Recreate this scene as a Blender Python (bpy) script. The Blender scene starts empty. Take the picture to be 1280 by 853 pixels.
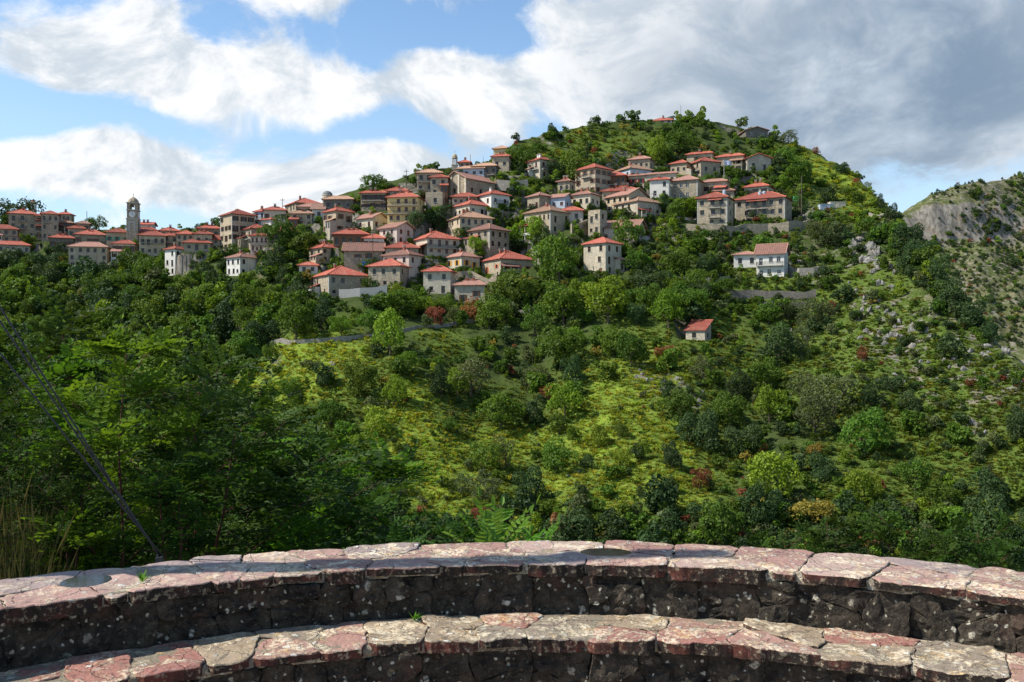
import bpy, bmesh, math, random
import numpy as np
from mathutils import Vector, Matrix
PI = math.pi
R_ = math.radians
scene = bpy.context.scene
C = scene.collection
# ------------------------------------------------------------------ camera
F = 1155.0                      # focal length in pixels of the 1280 px wide photograph
U0, V0 = 640.0, 426.5
cam_d = bpy.data.cameras.new('camera')
cam_d.sensor_width = 36.0
cam_d.lens = 36.0 * F / 1280.0
cam_d.clip_start = 0.1
cam_d.clip_end = 20000
cam = bpy.data.objects.new('camera', cam_d)
cam.rotation_euler = (PI / 2, 0, 0)
C.objects.link(cam)
scene.camera = cam
# ------------------------------------------------------------------ light
SUN_DIR = Vector((-0.95, -0.12, 0.0)).normalized()
SUN_EL = R_(47)
SUN = Vector((SUN_DIR.x * math.cos(SUN_EL), SUN_DIR.y * math.cos(SUN_EL), math.sin(SUN_EL)))
sl = bpy.data.lights.new('sun', 'SUN')
sl.energy = 5.0
sl.angle = R_(0.6)
sl.color = (1.0, 0.94, 0.84)
so = bpy.data.objects.new('sun', sl)
so.rotation_euler = SUN.to_track_quat('Z', 'Y').to_euler()
C.objects.link(so)
scene.view_settings.view_transform = 'Standard'
scene.view_settings.look = 'None'
scene.view_settings.exposure = 0.58
scene.view_settings.gamma = 1.0
scene.render.engine = 'CYCLES'
scene.cycles.max_bounces = 4
scene.cycles.transparent_max_bounces = 4
scene.cycles.use_denoising = True

# ------------------------------------------------------------------ node helper
class NT:
    def __init__(s, tree):
        s.t = tree
        s.n = tree.nodes
    def node(s, typ, props=None, **ins):
        n = s.n.new(typ)
        for k, v in (props or {}).items():
            setattr(n, k, v)
        for k, v in ins.items():
            key = int(k[1:]) if k[0] == 'i' and k[1:].isdigit() else k.replace('_', ' ')
            s.set(n.inputs[key], v)
        return n
    def set(s, sock, v):
        if isinstance(v, bpy.types.NodeSocket):
            s.t.links.new(v, sock)
        elif isinstance(v, bpy.types.Node):
            s.t.links.new(v.outputs[0], sock)
        elif isinstance(v, (tuple, list)) and len(v) == 3 and sock.type == 'RGBA':
            sock.default_value = (*v, 1)
        else:
            sock.default_value = v
    def math(s, op, a, b=0.0, c=0.0, clamp=False):
        n = s.node('ShaderNodeMath', dict(operation=op, use_clamp=clamp))
        s.set(n.inputs[0], a); s.set(n.inputs[1], b); s.set(n.inputs[2], c)
        return n.outputs[0]
    def vmath(s, op, a, b=(0, 0, 0), out=0, scale=None):
        n = s.node('ShaderNodeVectorMath', dict(operation=op))
        s.set(n.inputs[0], a); s.set(n.inputs[1], b)
        if scale is not None: s.set(n.inputs[3], scale)
        return n.outputs[out]
    def mix(s, f, a, b, blend='MIX'):
        n = s.node('ShaderNodeMix', dict(data_type='RGBA', blend_type=blend, clamp_factor=True))
        s.set(n.inputs[0], f); s.set(n.inputs[6], a); s.set(n.inputs[7], b)
        return n.outputs[2]
    def noise(s, vec, scale, detail=4.0, rough=0.55, dist=0.0, out=0):
        n = s.node('ShaderNodeTexNoise', None, Scale=scale, Detail=detail, Roughness=rough, Distortion=dist)
        if vec is not None: s.set(n.inputs['Vector'], vec)
        return n.outputs[out]
    def ramp(s, f, a, b, lo=0.0, hi=1.0, smooth=True):
        n = s.node('ShaderNodeMapRange', dict(interpolation_type='SMOOTHSTEP' if smooth else 'LINEAR', clamp=True))
        s.set(n.inputs[0], f)
        for i, v in enumerate((a, b, lo, hi)): n.inputs[i + 1].default_value = v
        return n.outputs[0]

# ------------------------------------------------------------------ world: Nishita sky and broken cloud
def px_dir(u, v):
    return Vector(((u - U0) / F, 1.0, (V0 - v) / F)).normalized()

world = bpy.data.worlds.new('World')
scene.world = world
world.use_nodes = True
wt = NT(world.node_tree)
wt.n.clear()
SKY_STRENGTH = 0.077
sky = wt.node('ShaderNodeTexSky', dict(sky_type='NISHITA', sun_disc=False, sun_elevation=SUN_EL,
              sun_rotation=math.atan2(SUN.x, SUN.y), altitude=900.0, air_density=1.0, dust_density=0.6, ozone_density=1.6))
geo = wt.node('ShaderNodeTexCoord')
D = wt.vmath('NORMALIZE', geo.outputs['Generated'])
# stretch so that clouds are longer than they are tall
Ds = wt.vmath('MULTIPLY', D, (1.0, 1.0, 1.45))
warp = wt.noise(Ds, 3.2, 2.0, 0.6, out=1)
Dw = wt.vmath('ADD', Ds, wt.vmath('SCALE', wt.vmath('SUBTRACT', warp, (0.5, 0.5, 0.5)), scale=0.20))
n1 = wt.noise(Dw, 4.2, 3.0, 0.62)
n2 = wt.noise(Dw, 13.0, 6.0, 0.68)
base = wt.math('ADD', wt.math('MULTIPLY', n1, 0.52), wt.math('MULTIPLY', n2, 0.48))
# cloud banks of this sky: direction, half width, half height (px), weight
BANKS = [(130, 55, 170, 65, .34), (330, 125, 190, 40, .30), (90, 215, 150, 42, .30), (300, 225, 210, 45, .32),
         (470, 215, 100, 36, .26), (600, 120, 95, 62, .36), (440, 22, 150, 30, .24), (830, 40, 170, 70, .30),
         (720, 120, 60, 50, .16), (1000, 80, 300, 110, .26), (1180, 120, 260, 110, .24), (900, 170, 230, 60, .10), (690, 150, 45, 70, -.14), (1050, 215, 160, 30, -.06),
         (50, 130, 60, 30, -.14), (230, 55, 60, 55, -.22), (560, 50, 120, 22, -.12), (410, 165, 120, 14, -.12), (470, 80, 50, 60, -.05), (680, 40, 60, 40, -.10),
         (520, 170, 60, 30, -.10)]
acc = base
for (u, v, hw, hh, w) in BANKS:
    d = px_dir(u, v)
    dif = wt.vmath('SUBTRACT', Dw, (d.x, d.y, d.z * 1.45))
    sc_ = wt.vmath('MULTIPLY', dif, (F / hw, 1.2, F / hh / 1.45))
    ln = wt.vmath('LENGTH', sc_, out=1)
    acc = wt.math('ADD', acc, wt.ramp(ln, 0.1, 1.35, w, 0.0))
cover = wt.ramp(acc, 0.52, 0.69)
# grey, thicker bank to the right
gd = px_dir(1120, 110)
gdif = wt.vmath('MULTIPLY', wt.vmath('SUBTRACT', Dw, (gd.x, gd.y, gd.z * 1.45)), (F / 330, 0.8, F / 190 / 1.45))
gmask = wt.ramp(wt.vmath('LENGTH', gdif, out=1), 0.15, 1.35, 1.0, 0.0)
gn = wt.noise(Dw, 7.5, 5.0, 0.62)
shade = wt.math('MULTIPLY', wt.ramp(gn, 0.28, 0.66), gmask)
n3 = wt.noise(wt.vmath('ADD', Dw, (0.0, 0.0, 0.03)), 14.0, 5.0, 0.64)
white = wt.mix(wt.ramp(n3, 0.34, 0.62), (0.60, 0.67, 0.74), (1.0, 1.0, 1.0))
ccol = wt.mix(wt.math('MULTIPLY', shade, 0.92), wt.mix(wt.math('MULTIPLY', gmask, .75), white, (.50, .59, .69)), (0.19, 0.275, 0.385))
CLOUD_GAIN = 9.3
ccol = wt.vmath('SCALE', ccol, scale=CLOUD_GAIN)
skyc = wt.mix(1.0, sky.outputs[0], (1.62, 1.78, 1.78), 'MULTIPLY')
elev = wt.node('ShaderNodeSeparateXYZ', None, Vector=D).outputs[2]
skyc = wt.mix(wt.ramp(elev, 0.02, 0.34, 0.62, 0.0), skyc, (5.6, 6.9, 7.8))
final = wt.mix(wt.math('MULTIPLY', cover, 0.96), skyc, ccol)
bg = wt.node('ShaderNodeBackground', None, Color=final, Strength=SKY_STRENGTH)
wo = wt.node('ShaderNodeOutputWorld')
wt.t.links.new(bg.outputs[0], wo.inputs[0])

world.cycles.sampling_method = 'NONE'
# ------------------------------------------------------------------ object helpers
def link(o, parent=None):
    C.objects.link(o)
    if parent is not None: o.parent = parent
    return o
def tag(o, label=None, cat=None, group=None, kind=None):
    if label: o['label'] = label
    if cat: o['category'] = cat
    if group: o['group'] = group
    if kind: o['kind'] = kind
    return o
def empty(name, loc=(0, 0, 0), rz=0.0):
    o = bpy.data.objects.new(name, None)
    o.location = loc; o.rotation_euler = (0, 0, rz)
    o.empty_display_size = 0.1
    return link(o)
def mesh_obj(name, me, parent=None, loc=(0, 0, 0), rz=0.0):
    o = bpy.data.objects.new(name, me)
    o.location = loc; o.rotation_euler = (0, 0, rz)
    return link(o, parent)
def new_mesh(name, verts, faces, mats=(), mi=None, smooth=False):
    me = bpy.data.meshes.new(name)
    me.from_pydata([tuple(v) for v in verts], [], faces)
    for m in mats: me.materials.append(m)
    if mi is not None and len(mi) == len(me.polygons): me.polygons.foreach_set('material_index', mi)
    if smooth: me.polygons.foreach_set('use_smooth', [True] * len(me.polygons))
    me.update()
    return me
def quad_mesh(name, V, mats=(), smooth=False):
    """V: (n,4,3) numpy array of quads, fast path"""
    V = np.asarray(V, dtype=np.float32)
    n = V.shape[0]
    me = bpy.data.meshes.new(name)
    me.vertices.add(n * 4); me.vertices.foreach_set('co', V.reshape(-1))
    me.loops.add(n * 4); me.loops.foreach_set('vertex_index', np.arange(n * 4, dtype=np.int32))
    me.polygons.add(n)
    me.polygons.foreach_set('loop_start', np.arange(0, n * 4, 4, dtype=np.int32))
    me.polygons.foreach_set('loop_total', np.full(n, 4, dtype=np.int32))
    for m in mats: me.materials.append(m)
    me.update(calc_edges=True)
    return me
class MB:
    """collects boxes / tubes / polygons into one mesh"""
    def __init__(s): s.v = []; s.f = []; s.m = []
    def add(s, vs, fs, mi=0):
        b = len(s.v); s.v += [tuple(p) for p in vs]
        s.f += [tuple(b + i for i in f) for f in fs]; s.m += [mi] * len(fs)
    def box(s, x0, x1, y0, y1, z0, z1, mi=0):
        s.add([(x0, y0, z0), (x1, y0, z0), (x1, y1, z0), (x0, y1, z0), (x0, y0, z1), (x1, y0, z1), (x1, y1, z1), (x0, y1, z1)],
              [(3, 2, 1, 0), (4, 5, 6, 7), (0, 1, 5, 4), (1, 2, 6, 5), (2, 3, 7, 6), (3, 0, 4, 7)], mi)
    def tube(s, pts, rads, n=6, mi=0, cap=True):
        pts = [Vector(p) for p in pts]
        if not hasattr(rads, '__len__'): rads = [rads] * len(pts)
        b = len(s.v)
        for i, p in enumerate(pts):
            t = (pts[min(i + 1, len(pts) - 1)] - pts[max(i - 1, 0)])
            t = t.normalized() if t.length > 1e-9 else Vector((0, 0, 1))
            a = Vector((1, 0, 0)) if abs(t.x) < 0.8 else Vector((0, 1, 0))
            x = t.cross(a).normalized(); y = t.cross(x)
            for k in range(n):
                q = p + (x * math.cos(2 * PI * k / n) + y * math.sin(2 * PI * k / n)) * rads[i]
                s.v.append(tuple(q))
        for i in range(len(pts) - 1):
            for k in range(n):
                k2 = (k + 1) % n
                s.f.append((b + i * n + k, b + (i + 1) * n + k, b + (i + 1) * n + k2, b + i * n + k2)); s.m.append(mi)
        if cap:
            s.f.append(tuple(b + k for k in range(n))); s.m.append(mi)
            e = b + (len(pts) - 1) * n
            s.f.append(tuple(e + n - 1 - k for k in range(n))); s.m.append(mi)
    def lathe(s, prof, n=16, mi=0, c=(0, 0)):
        b = len(s.v)
        for (r, z) in prof:
            for k in range(n):
                s.v.append((c[0] + r * math.cos(2 * PI * (k + .5) / n), c[1] + r * math.sin(2 * PI * (k + .5) / n), z))
        for i in range(len(prof) - 1):
            for k in range(n):
                k2 = (k + 1) % n
                s.f.append((b + i * n + k, b + i * n + k2, b + (i + 1) * n + k2, b + (i + 1) * n + k)); s.m.append(mi)
    def mesh(s, name, mats, smooth=False): return new_mesh(name, s.v, s.f, mats, s.m, smooth)
    def build(s, name, mats, parent=None, loc=(0, 0, 0), rz=0.0, smooth=False):
        return mesh_obj(name, s.mesh(name, mats if isinstance(mats, (list, tuple)) else [mats], smooth), parent, loc, rz)

# ------------------------------------------------------------------ numpy noise
def _h(ix, iy, s):
    a = np.sin(ix * 127.1 + iy * 311.7 + s * 74.7) * 43758.5453
    return a - np.floor(a)
def vn(x, y, s=0):
    x = np.asarray(x, float); y = np.asarray(y, float)
    ix = np.floor(x); iy = np.floor(y); fx = x - ix; fy = y - iy
    fx = fx * fx * (3 - 2 * fx); fy = fy * fy * (3 - 2 * fy)
    a = _h(ix, iy, s); b = _h(ix + 1, iy, s); c = _h(ix, iy + 1, s); d = _h(ix + 1, iy + 1, s)
    return (a * (1 - fx) + b * fx) * (1 - fy) + (c * (1 - fx) + d * fx) * fy
def fbm(x, y, o=4, s=0):
    r = 0; a = 1.0; t = 0
    for k in range(o):
        r = r + a * (vn(x * 2 ** k + 17.3 * k, y * 2 ** k - 9.1 * k, s + k) - 0.5); t += a; a *= 0.5
    return r / t
# ------------------------------------------------------------------ materials
M = {}
def make_mat(name):
    m = bpy.data.materials.new(name); m.use_nodes = True
    nt = NT(m.node_tree); nt.n.clear()
    out = nt.node('ShaderNodeOutputMaterial')
    M[name] = m
    return m, nt, out
def finish(nt, out, col, rough=0.85, spec=0.25, bump=None, bstr=0.5, bdist=0.05, metallic=0.0, extra=None):
    p = nt.node('ShaderNodeBsdfPrincipled')
    nt.set(p.inputs['Base Color'], col); nt.set(p.inputs['Roughness'], rough)
    nt.set(p.inputs['Specular IOR Level'], spec); nt.set(p.inputs['Metallic'], metallic)
    if bump is not None:
        b = nt.node('ShaderNodeBump', None, Strength=bstr, Distance=bdist, Height=bump)
        nt.t.links.new(b.outputs[0], p.inputs['Normal'])
    sh = p.outputs[0]
    if extra is not None: sh = extra(p.outputs[0])
    nt.t.links.new(sh, out.inputs[0])
    return p
def tcoord(nt, which='Object'): return nt.node('ShaderNodeTexCoord').outputs[which]
def wpos(nt): return nt.node('ShaderNodeNewGeometry').outputs['Position']

def masonry(name, c1, c2, c3, mortar, joint=0.35, scale=2.2):
    m, nt, out = make_mat(name)
    p = wpos(nt)
    rnd = nt.node('ShaderNodeObjectInfo').outputs['Random']
    ps = nt.vmath('MULTIPLY', p, (1, 1, 1.7))
    vor = nt.node('ShaderNodeTexVoronoi', dict(feature='F1'), Vector=ps, Scale=scale)
    edge = nt.node('ShaderNodeTexVoronoi', dict(feature='DISTANCE_TO_EDGE'), Vector=ps, Scale=scale)
    h = nt.node('ShaderNodeSeparateColor', None, Color=vor.outputs['Color'])
    c = nt.mix(h.outputs[0], c1, c2)
    c = nt.mix(nt.ramp(h.outputs[1], .72, .95), c, c3)
    c = nt.mix(nt.ramp(edge.outputs[0], 0.02, 0.10, joint, 0.0), c, mortar)
    big = nt.noise(p, 0.35, 5, .6)
    c = nt.mix(nt.ramp(big, .35, .75, 0, .45), c, tuple(x * .55 for x in c1))
    st = nt.noise(nt.vmath('MULTIPLY', p, (1.2, 1.2, .12)), 1.0, 4, .6)
    c = nt.mix(nt.ramp(st, .52, .78, 0, .5), c, (.06, .055, .045))
    hs = nt.node('ShaderNodeHueSaturation', None, Color=c)
    nt.set(hs.inputs['Value'], nt.ramp(rnd, 0, 1, .88, 1.12))
    finish(nt, out, hs.outputs[0], .92, .1, nt.math('ADD', nt.ramp(edge.outputs[0], 0, .12), nt.noise(p, 9, 3)), .6, .04)
masonry('stone', (.37, .31, .225), (.22, .19, .145), (.47, .37, .24), (.47, .42, .33))
masonry('warm_stone', (.45, .365, .25), (.31, .255, .18), (.50, .40, .27), (.50, .43, .32))
masonry('pale_stone', (.49, .43, .33), (.36, .32, .25), (.55, .47, .35), (.56, .51, .42))
masonry('dark_stone', (.17, .155, .13), (.12, .11, .095), (.22, .18, .14), (.22, .21, .19))
masonry('terrace_stone', (.30, .28, .24), (.20, .185, .16), (.36, .33, .29), (.14, .14, .11))

def plaster(name, col):
    m, nt, out = make_mat(name)
    p = wpos(nt)
    big = nt.noise(p, .5, 6, .62)
    c = nt.mix(nt.ramp(big, .4, .8, 0, .5), col, tuple(x * .62 for x in col))
    st = nt.noise(nt.vmath('MULTIPLY', p, (1.6, 1.6, .15)), 1.2, 4, .6)
    c = nt.mix(nt.ramp(st, .5, .75, 0, .45), c, (.16, .14, .11))
    finish(nt, out, c, .9, .15, nt.noise(p, 6, 4), .25, .02)
plaster('white', (.58, .56, .51)); plaster('cream', (.52, .45, .34)); plaster('yellow', (.60, .44, .20))
plaster('blue', (.36, .42, .48)); plaster('pink', (.52, .43, .36)); plaster('grey_render', (.33, .34, .35))

def rooftile(name, c1, c2, c3):
    m, nt, out = make_mat(name)
    p = tcoord(nt, 'Object')
    rnd = nt.node('ShaderNodeObjectInfo').outputs['Random']
    q = nt.vmath('ADD', p, nt.node('ShaderNodeCombineXYZ', None, X=nt.math('MULTIPLY', rnd, 50.0)))
    vor = nt.node('ShaderNodeTexVoronoi', dict(feature='F1'), Vector=q, Scale=3.2)
    h = nt.node('ShaderNodeSeparateColor', None, Color=vor.outputs['Color'])
    c = nt.mix(h.outputs[0], c1, c2)
    c = nt.mix(nt.ramp(nt.noise(q, .8, 5, .65), .46, .70, 0, .85), c, c3)
    c = nt.mix(nt.ramp(nt.noise(q, 1.7, 5, .7), .55, .72, 0, .6), c, (.10, .07, .055))
    w = nt.node('ShaderNodeTexWave', dict(wave_type='BANDS', bands_direction='DIAGONAL'), Vector=q, Scale=1.1, Distortion=.6)
    sx = nt.node('ShaderNodeSeparateXYZ', None, Vector=p); sn = nt.node('ShaderNodeSeparateXYZ', None, Vector=tcoord(nt, 'Normal'))
    pick = nt.math('GREATER_THAN', nt.math('ABSOLUTE', sn.outputs[0]), nt.math('ABSOLUTE', sn.outputs[1]))
    co = nt.math('ADD', nt.math('MULTIPLY', sx.outputs[1], pick), nt.math('MULTIPLY', sx.outputs[0], nt.math('SUBTRACT', 1.0, pick)))
    rows = nt.math('SINE', nt.math('ADD', nt.math('MULTIPLY', co, 2*PI/.62), nt.math('MULTIPLY', nt.noise(q, 1.5, 2), 2.0)))
    c = nt.mix(nt.ramp(rows, -.3, .9, .42, 0), c, (.12, .06, .045))
    hs = nt.node('ShaderNodeHueSaturation', None, Color=c)
    nt.set(hs.inputs['Value'], nt.ramp(rnd, 0, 1, .72, 1.3))
    finish(nt, out, hs.outputs[0], .8, .2, nt.math('ADD', w.outputs[1], h.outputs[1]), .7, .08)
rooftile('roof_red', (.42, .092, .058), (.26, .058, .040), (.38, .18, .13))
rooftile('roof_pink', (.36, .18, .135), (.27, .14, .11), (.20, .13, .11))
rooftile('roof_tan', (.45, .27, .17), (.36, .22, .145), (.24, .16, .12))
rooftile('roof_brown', (.23, .135, .10), (.17, .105, .08), (.28, .16, .11))

def plain(name, col, rough=.7, spec=.3, var=.25, scale=4.0, metallic=0.0):
    m, nt, out = make_mat(name)
    p = tcoord(nt, 'Object')
    c = nt.mix(nt.ramp(nt.noise(p, scale, 4, .6), .3, .75, 0, 1), col, tuple(x * (1 - var * 1.6) for x in col))
    finish(nt, out, c, rough, spec, None, metallic=metallic)
plain('glass', (.018, .020, .022), .12, .5, .1)
plain('wood_dark', (.06, .036, .022)); plain('wood_red', (.28, .035, .025)); plain('wood_brown', (.17, .085, .045))
plain('paint_white', (.72, .71, .68)); plain('orange', (.62, .16, .06)); plain('amber', (.75, .36, .04)); plain('green_paint', (.08, .28, .20))
plain('blue_paint', (.08, .20, .48)); plain('iron', (.03, .03, .032), .5, .4); plain('concrete', (.42, .41, .38), .9, .2)
plain('pole_wood', (.12, .095, .075), .9, .1); plain('slate', (.16, .17, .18), .8); plain('lead', (.24, .26, .27), .6)
plain('tarp_green', (.05, .42, .18), .5); plain('brick_red', (.30, .11, .07), .9, .1); plain('white_tile', (.62, .63, .62), .4)
plain('quoin', (.46, .44, .39), .9, .1); plain('ridge_red', (.56, .17, .10), .8, .2); plain('ridge_tan', (.46, .27, .19), .8, .2)
plain('rubble_white', (.6, .6, .58)); plain('cable', (.014, .014, .016), .45, .4, .1); plain('galvanised', (.30, .31, .33), .45, .5, .15, metallic=.6)

# ---- foliage
def foliage(name, c1, c2, c3, trans=.32, rough=.6, hv=.10, nscale=1.3, spec=.15, flat=.5):
    m, nt, out = make_mat(name)
    oi = nt.node('ShaderNodeObjectInfo')
    p = wpos(nt)
    n = nt.noise(p, nscale, 3, .6)
    c = nt.mix(nt.ramp(n, .3, .7), c1, c2)
    n2 = nt.noise(p, .16, 3, .5)
    c = nt.mix(nt.ramp(n2, .45, .75, 0, .55), c, c3)
    hs = nt.node('ShaderNodeHueSaturation', None, Color=c)
    nt.set(hs.inputs['Hue'], nt.ramp(oi.outputs['Random'], 0, 1, .5 - hv * .34, .5 + hv * .04, False))
    wn = nt.node('ShaderNodeTexWhiteNoise', dict(noise_dimensions='1D'), W=nt.math('MULTIPLY', oi.outputs['Random'], 91.7))
    nt.set(hs.inputs['Value'], nt.ramp(wn.outputs[0], 0, 1, .72, 1.28, False))
    col = hs.outputs[0]
    p_ = nt.node('ShaderNodeBsdfPrincipled')
    nt.set(p_.inputs['Base Color'], col); p_.inputs['Roughness'].default_value = rough
    p_.inputs['Specular IOR Level'].default_value = spec
    tl = nt.node('ShaderNodeBsdfTranslucent')
    nt.set(tl.inputs[0], nt.mix(1.0, col, (1.6, 1.5, .75), 'MULTIPLY'))
    mx = nt.node('ShaderNodeMixShader', None, Fac=trans)
    nt.t.links.new(p_.outputs[0], mx.inputs[1]); nt.t.links.new(tl.outputs[0], mx.inputs[2])
    nt.t.links.new(mx.outputs[0], out.inputs[0])
foliage('leaf_mid', (.048, .104, .013), (.080, .155, .017), (.036, .084, .013))
foliage('leaf_bright', (.095, .180, .015), (.142, .235, .019), (.075, .142, .015))
foliage('leaf_dark', (.026, .056, .018), (.042, .080, .022), (.022, .050, .016), trans=.18)
foliage('leaf_grey', (.070, .100, .038), (.100, .130, .050), (.062, .090, .03))
foliage('leaf_brown', (.16, .062, .03), (.22, .10, .035), (.09, .05, .03))
foliage('leaf_yellow', (.22, .19, .03), (.28, .25, .04), (.14, .15, .03))
foliage('leaf_robinia', (.040, .105, .009), (.070, .155, .013), (.030, .080, .009), trans=.38, rough=.6, spec=.10, nscale=3)
foliage('leaf_robinia_shaded', (.017, .046, .007), (.032, .074, .009), (.013, .036, .007), trans=.28, rough=.6, spec=.10, nscale=3)  # darker copy of the same leaf, shade painted in for saplings behind
foliage('leaf_fern', (.06, .16, .02), (.09, .20, .03), (.05, .13, .02), trans=.4, rough=.45)
foliage('grass_green', (.058, .105, .014), (.098, .145, .021), (.12, .135, .03), trans=.4, nscale=.8, hv=.2)
foliage('grass_sunlit_dry', (.155, .25, .02), (.25, .29, .042), (.105, .185, .018), trans=.4, nscale=.8, hv=.2)  # yellowish grass, brightened in colour to paint the sun patches
foliage('grass_tall', (.085, .08, .026), (.13, .11, .04), (.06, .07, .022), trans=.3, nscale=4)

m, nt, out = make_mat('bark')
p = tcoord(nt)
c = nt.mix(nt.noise(nt.vmath('MULTIPLY', p, (1, 1, .25)), 14, 4), (.055, .043, .032), (.16, .13, .10))
finish(nt, out, c, .95, .05)
m, nt, out = make_mat('bark_red')
p = tcoord(nt)
c = nt.mix(nt.noise(nt.vmath('MULTIPLY', p, (1, 1, .25)), 22, 4), (.10, .022, .016), (.05, .030, .022))
finish(nt, out, c, .7, .2)

# ---- limestone rock
m, nt, out = make_mat('limestone')
p = wpos(nt)
c = nt.mix(nt.ramp(nt.noise(p, .9, 7, .68), .35, .7), (.11, .105, .095), (.31, .30, .275))
c = nt.mix(nt.ramp(nt.noise(nt.vmath('MULTIPLY', p, (1.5, 1.5, .5)), 1.3, 6, .7), .55, .7, 0, .85), c, (.075, .07, .06))
c = nt.mix(nt.ramp(nt.noise(p, .6, 4, .6), .58, .72, 0, .7), c, (.30, .23, .15))
finish(nt, out, c, .95, .1, nt.noise(p, 2.2, 7, .7), 1.0, .35)

# ---- hillside
m, nt, out = make_mat('hillside')
p = wpos(nt)
gr = nt.node('ShaderNodeAttribute', dict(attribute_name='grass')).outputs['Fac']
dr = nt.node('ShaderNodeAttribute', dict(attribute_name='dry')).outputs['Fac']  # weight of the painted sun patches, partly drier grass
rk = nt.node('ShaderNodeAttribute', dict(attribute_name='rock')).outputs['Fac']
n_a = nt.noise(p, .25, 6, .62); n_b = nt.noise(p, 1.1, 6, .68); n_c = nt.noise(p, 4.0, 4, .6)
litter = nt.mix(nt.ramp(n_b, .3, .7), (.030, .048, .013), (.060, .078, .024))
green = nt.mix(nt.ramp(n_b, .32, .68), (.046, .086, .014), (.108, .142, .028))
green = nt.mix(nt.ramp(n_c, .45, .75, 0, .6), green, (.05, .075, .02))
dry = nt.mix(nt.ramp(n_b, .38, .66), (.145, .24, .022), (.225, .245, .042))  # brighter yellow-green: sunlight put into the grass colour
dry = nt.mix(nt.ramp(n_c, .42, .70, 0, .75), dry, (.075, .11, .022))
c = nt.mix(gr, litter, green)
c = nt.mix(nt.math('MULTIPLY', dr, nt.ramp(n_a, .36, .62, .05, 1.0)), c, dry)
sto = nt.node('ShaderNodeAttribute', dict(attribute_name='stony')).outputs['Fac']
c = nt.mix(nt.math('MULTIPLY', sto, .62), c, nt.mix(nt.ramp(n_a, .35, .65), (.085, .080, .045), (.17, .145, .095)))
sl_ = nt.node('ShaderNodeSeparateXYZ', None, Vector=nt.node('ShaderNodeNewGeometry').outputs['Normal']).outputs[2]
steep = nt.math('ADD', nt.math('SUBTRACT', 1.0, sl_), nt.math('MULTIPLY', nt.math('SUBTRACT', n_b, .5), .35))
rockmask = nt.math('MAXIMUM', nt.ramp(steep, .30, .42), nt.math('MULTIPLY', rk, nt.math('MAXIMUM', nt.ramp(n_b, .58, .65), nt.ramp(n_a, .535, .58))))
rv = nt.vmath('MULTIPLY', p, (1, 1, .35))
rockc = nt.mix(nt.ramp(nt.noise(rv, .45, 7, .7), .35, .68), (.10, .09, .075), (.27, .25, .215))
rockc = nt.mix(nt.ramp(nt.noise(rv, .9, 6, .7), .55, .7, 0, .8), rockc, (.07, .065, .055))
rockc = nt.mix(nt.ramp(nt.noise(p, .12, 4, .6), .5, .7, 0, .5), rockc, (.25, .175, .105))
c = nt.mix(rockmask, c, rockc)
finish(nt, out, c, .97, .05, nt.math('ADD', nt.math('MULTIPLY', n_b, .6), nt.math('MULTIPLY', n_c, .4)), .9, .5)

m, nt, out = make_mat('path_gravel')
p = wpos(nt)
finish(nt, out, nt.mix(nt.noise(p, 2.5, 6, .7), (.42, .37, .29), (.28, .25, .20)), .95, .05)
# ------------------------------------------------------------------ terrain: hill profiles surveyed column by column
# every column: x/y ratio given as photo column u, then (v, distance) knots from the valley side up to the crest
COLS = {
 -420: [(700,165),(500,290),(400,350),(340,400),(305,425),(292,440)],
 -200: [(700,155),(560,230),(480,275),(400,325),(340,370),(308,395),(290,415)],
 0:   [(700,150),(560,215),(480,255),(400,300),(340,340),(310,365),(284,398)],
 100: [(700,150),(560,215),(480,255),(400,300),(345,335),(315,355),(287,388)],
 200: [(700,148),(560,212),(480,250),(420,283),(350,318),(318,335),(289,365)],
 260: [(700,147),(560,208),(480,246),(420,278),(352,306),(312,325),(284,352)],
 320: [(700,146),(560,196),(480,226),(425,256),(355,293),(310,314),(266,343)],
 380: [(700,145),(560,190),(480,214),(430,236),(375,275),(320,295),(280,315),(257,340)],
 450: [(700,145),(560,186),(480,208),(430,234),(375,268),(330,285),(280,305),(250,325),(238,342)],
 530: [(700,143),(560,184),(480,208),(430,233),(375,265),(330,282),(280,300),(235,322),(216,340)],
 600: [(700,142),(560,187),(480,214),(430,236),(380,262),(330,280),(270,300),(225,325),(206,342)],
 660: [(700,142),(560,190),(480,217),(430,238),(380,259),(330,277),(270,300),(225,325),(195,350),(176,375)],
 730: [(700,140),(560,181),(480,206),(430,227),(380,250),(330,272),(270,297),(220,330),(180,365),(157,395)],
 790: [(700,139),(560,177),(480,200),(430,223),(375,249),(330,270),(278,294),(230,326),(190,360),(165,385),(151,405)],
 850: [(700,138),(560,176),(480,200),(430,222),(370,248),(330,268),(285,292),(245,318),(200,355),(170,385),(152,408)],
 940: [(700,137),(560,177),(480,205),(430,227),(370,250),(330,268),(288,290),(250,315),(210,350),(180,380),(167,402)],
 1010:[(700,136),(560,173),(480,199),(430,221),(370,248),(320,272),(280,295),(240,325),(200,365),(187,385)],
 1060:[(700,135),(560,170),(480,192),(430,213),(370,240),(320,265),(280,290),(240,322),(214,355)],
 1100:[(700,134),(560,167),(480,188),(430,207),(370,232),(320,258),(282,288),(252,322)],
 1128:[(700,134),(560,166),(480,186),(430,204),(370,228),(320,252),(286,280),(276,290)],
 1160:[(700,133),(560,163),(480,182),(430,199),(370,220),(335,237),(316,250)],
 1200:[(700,133),(560,160),(480,178),(430,193),(395,206),(378,216)],
 1240:[(700,132),(560,157),(480,174),(440,187),(420,197)],
 1280:[(700,131),(560,154),(500,166),(450,182)],
 1340:[(700,130),(600,144),(540,158),(500,172)],
 1500:[(700,128),(640,138),(590,150),(560,162)],
}
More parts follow.
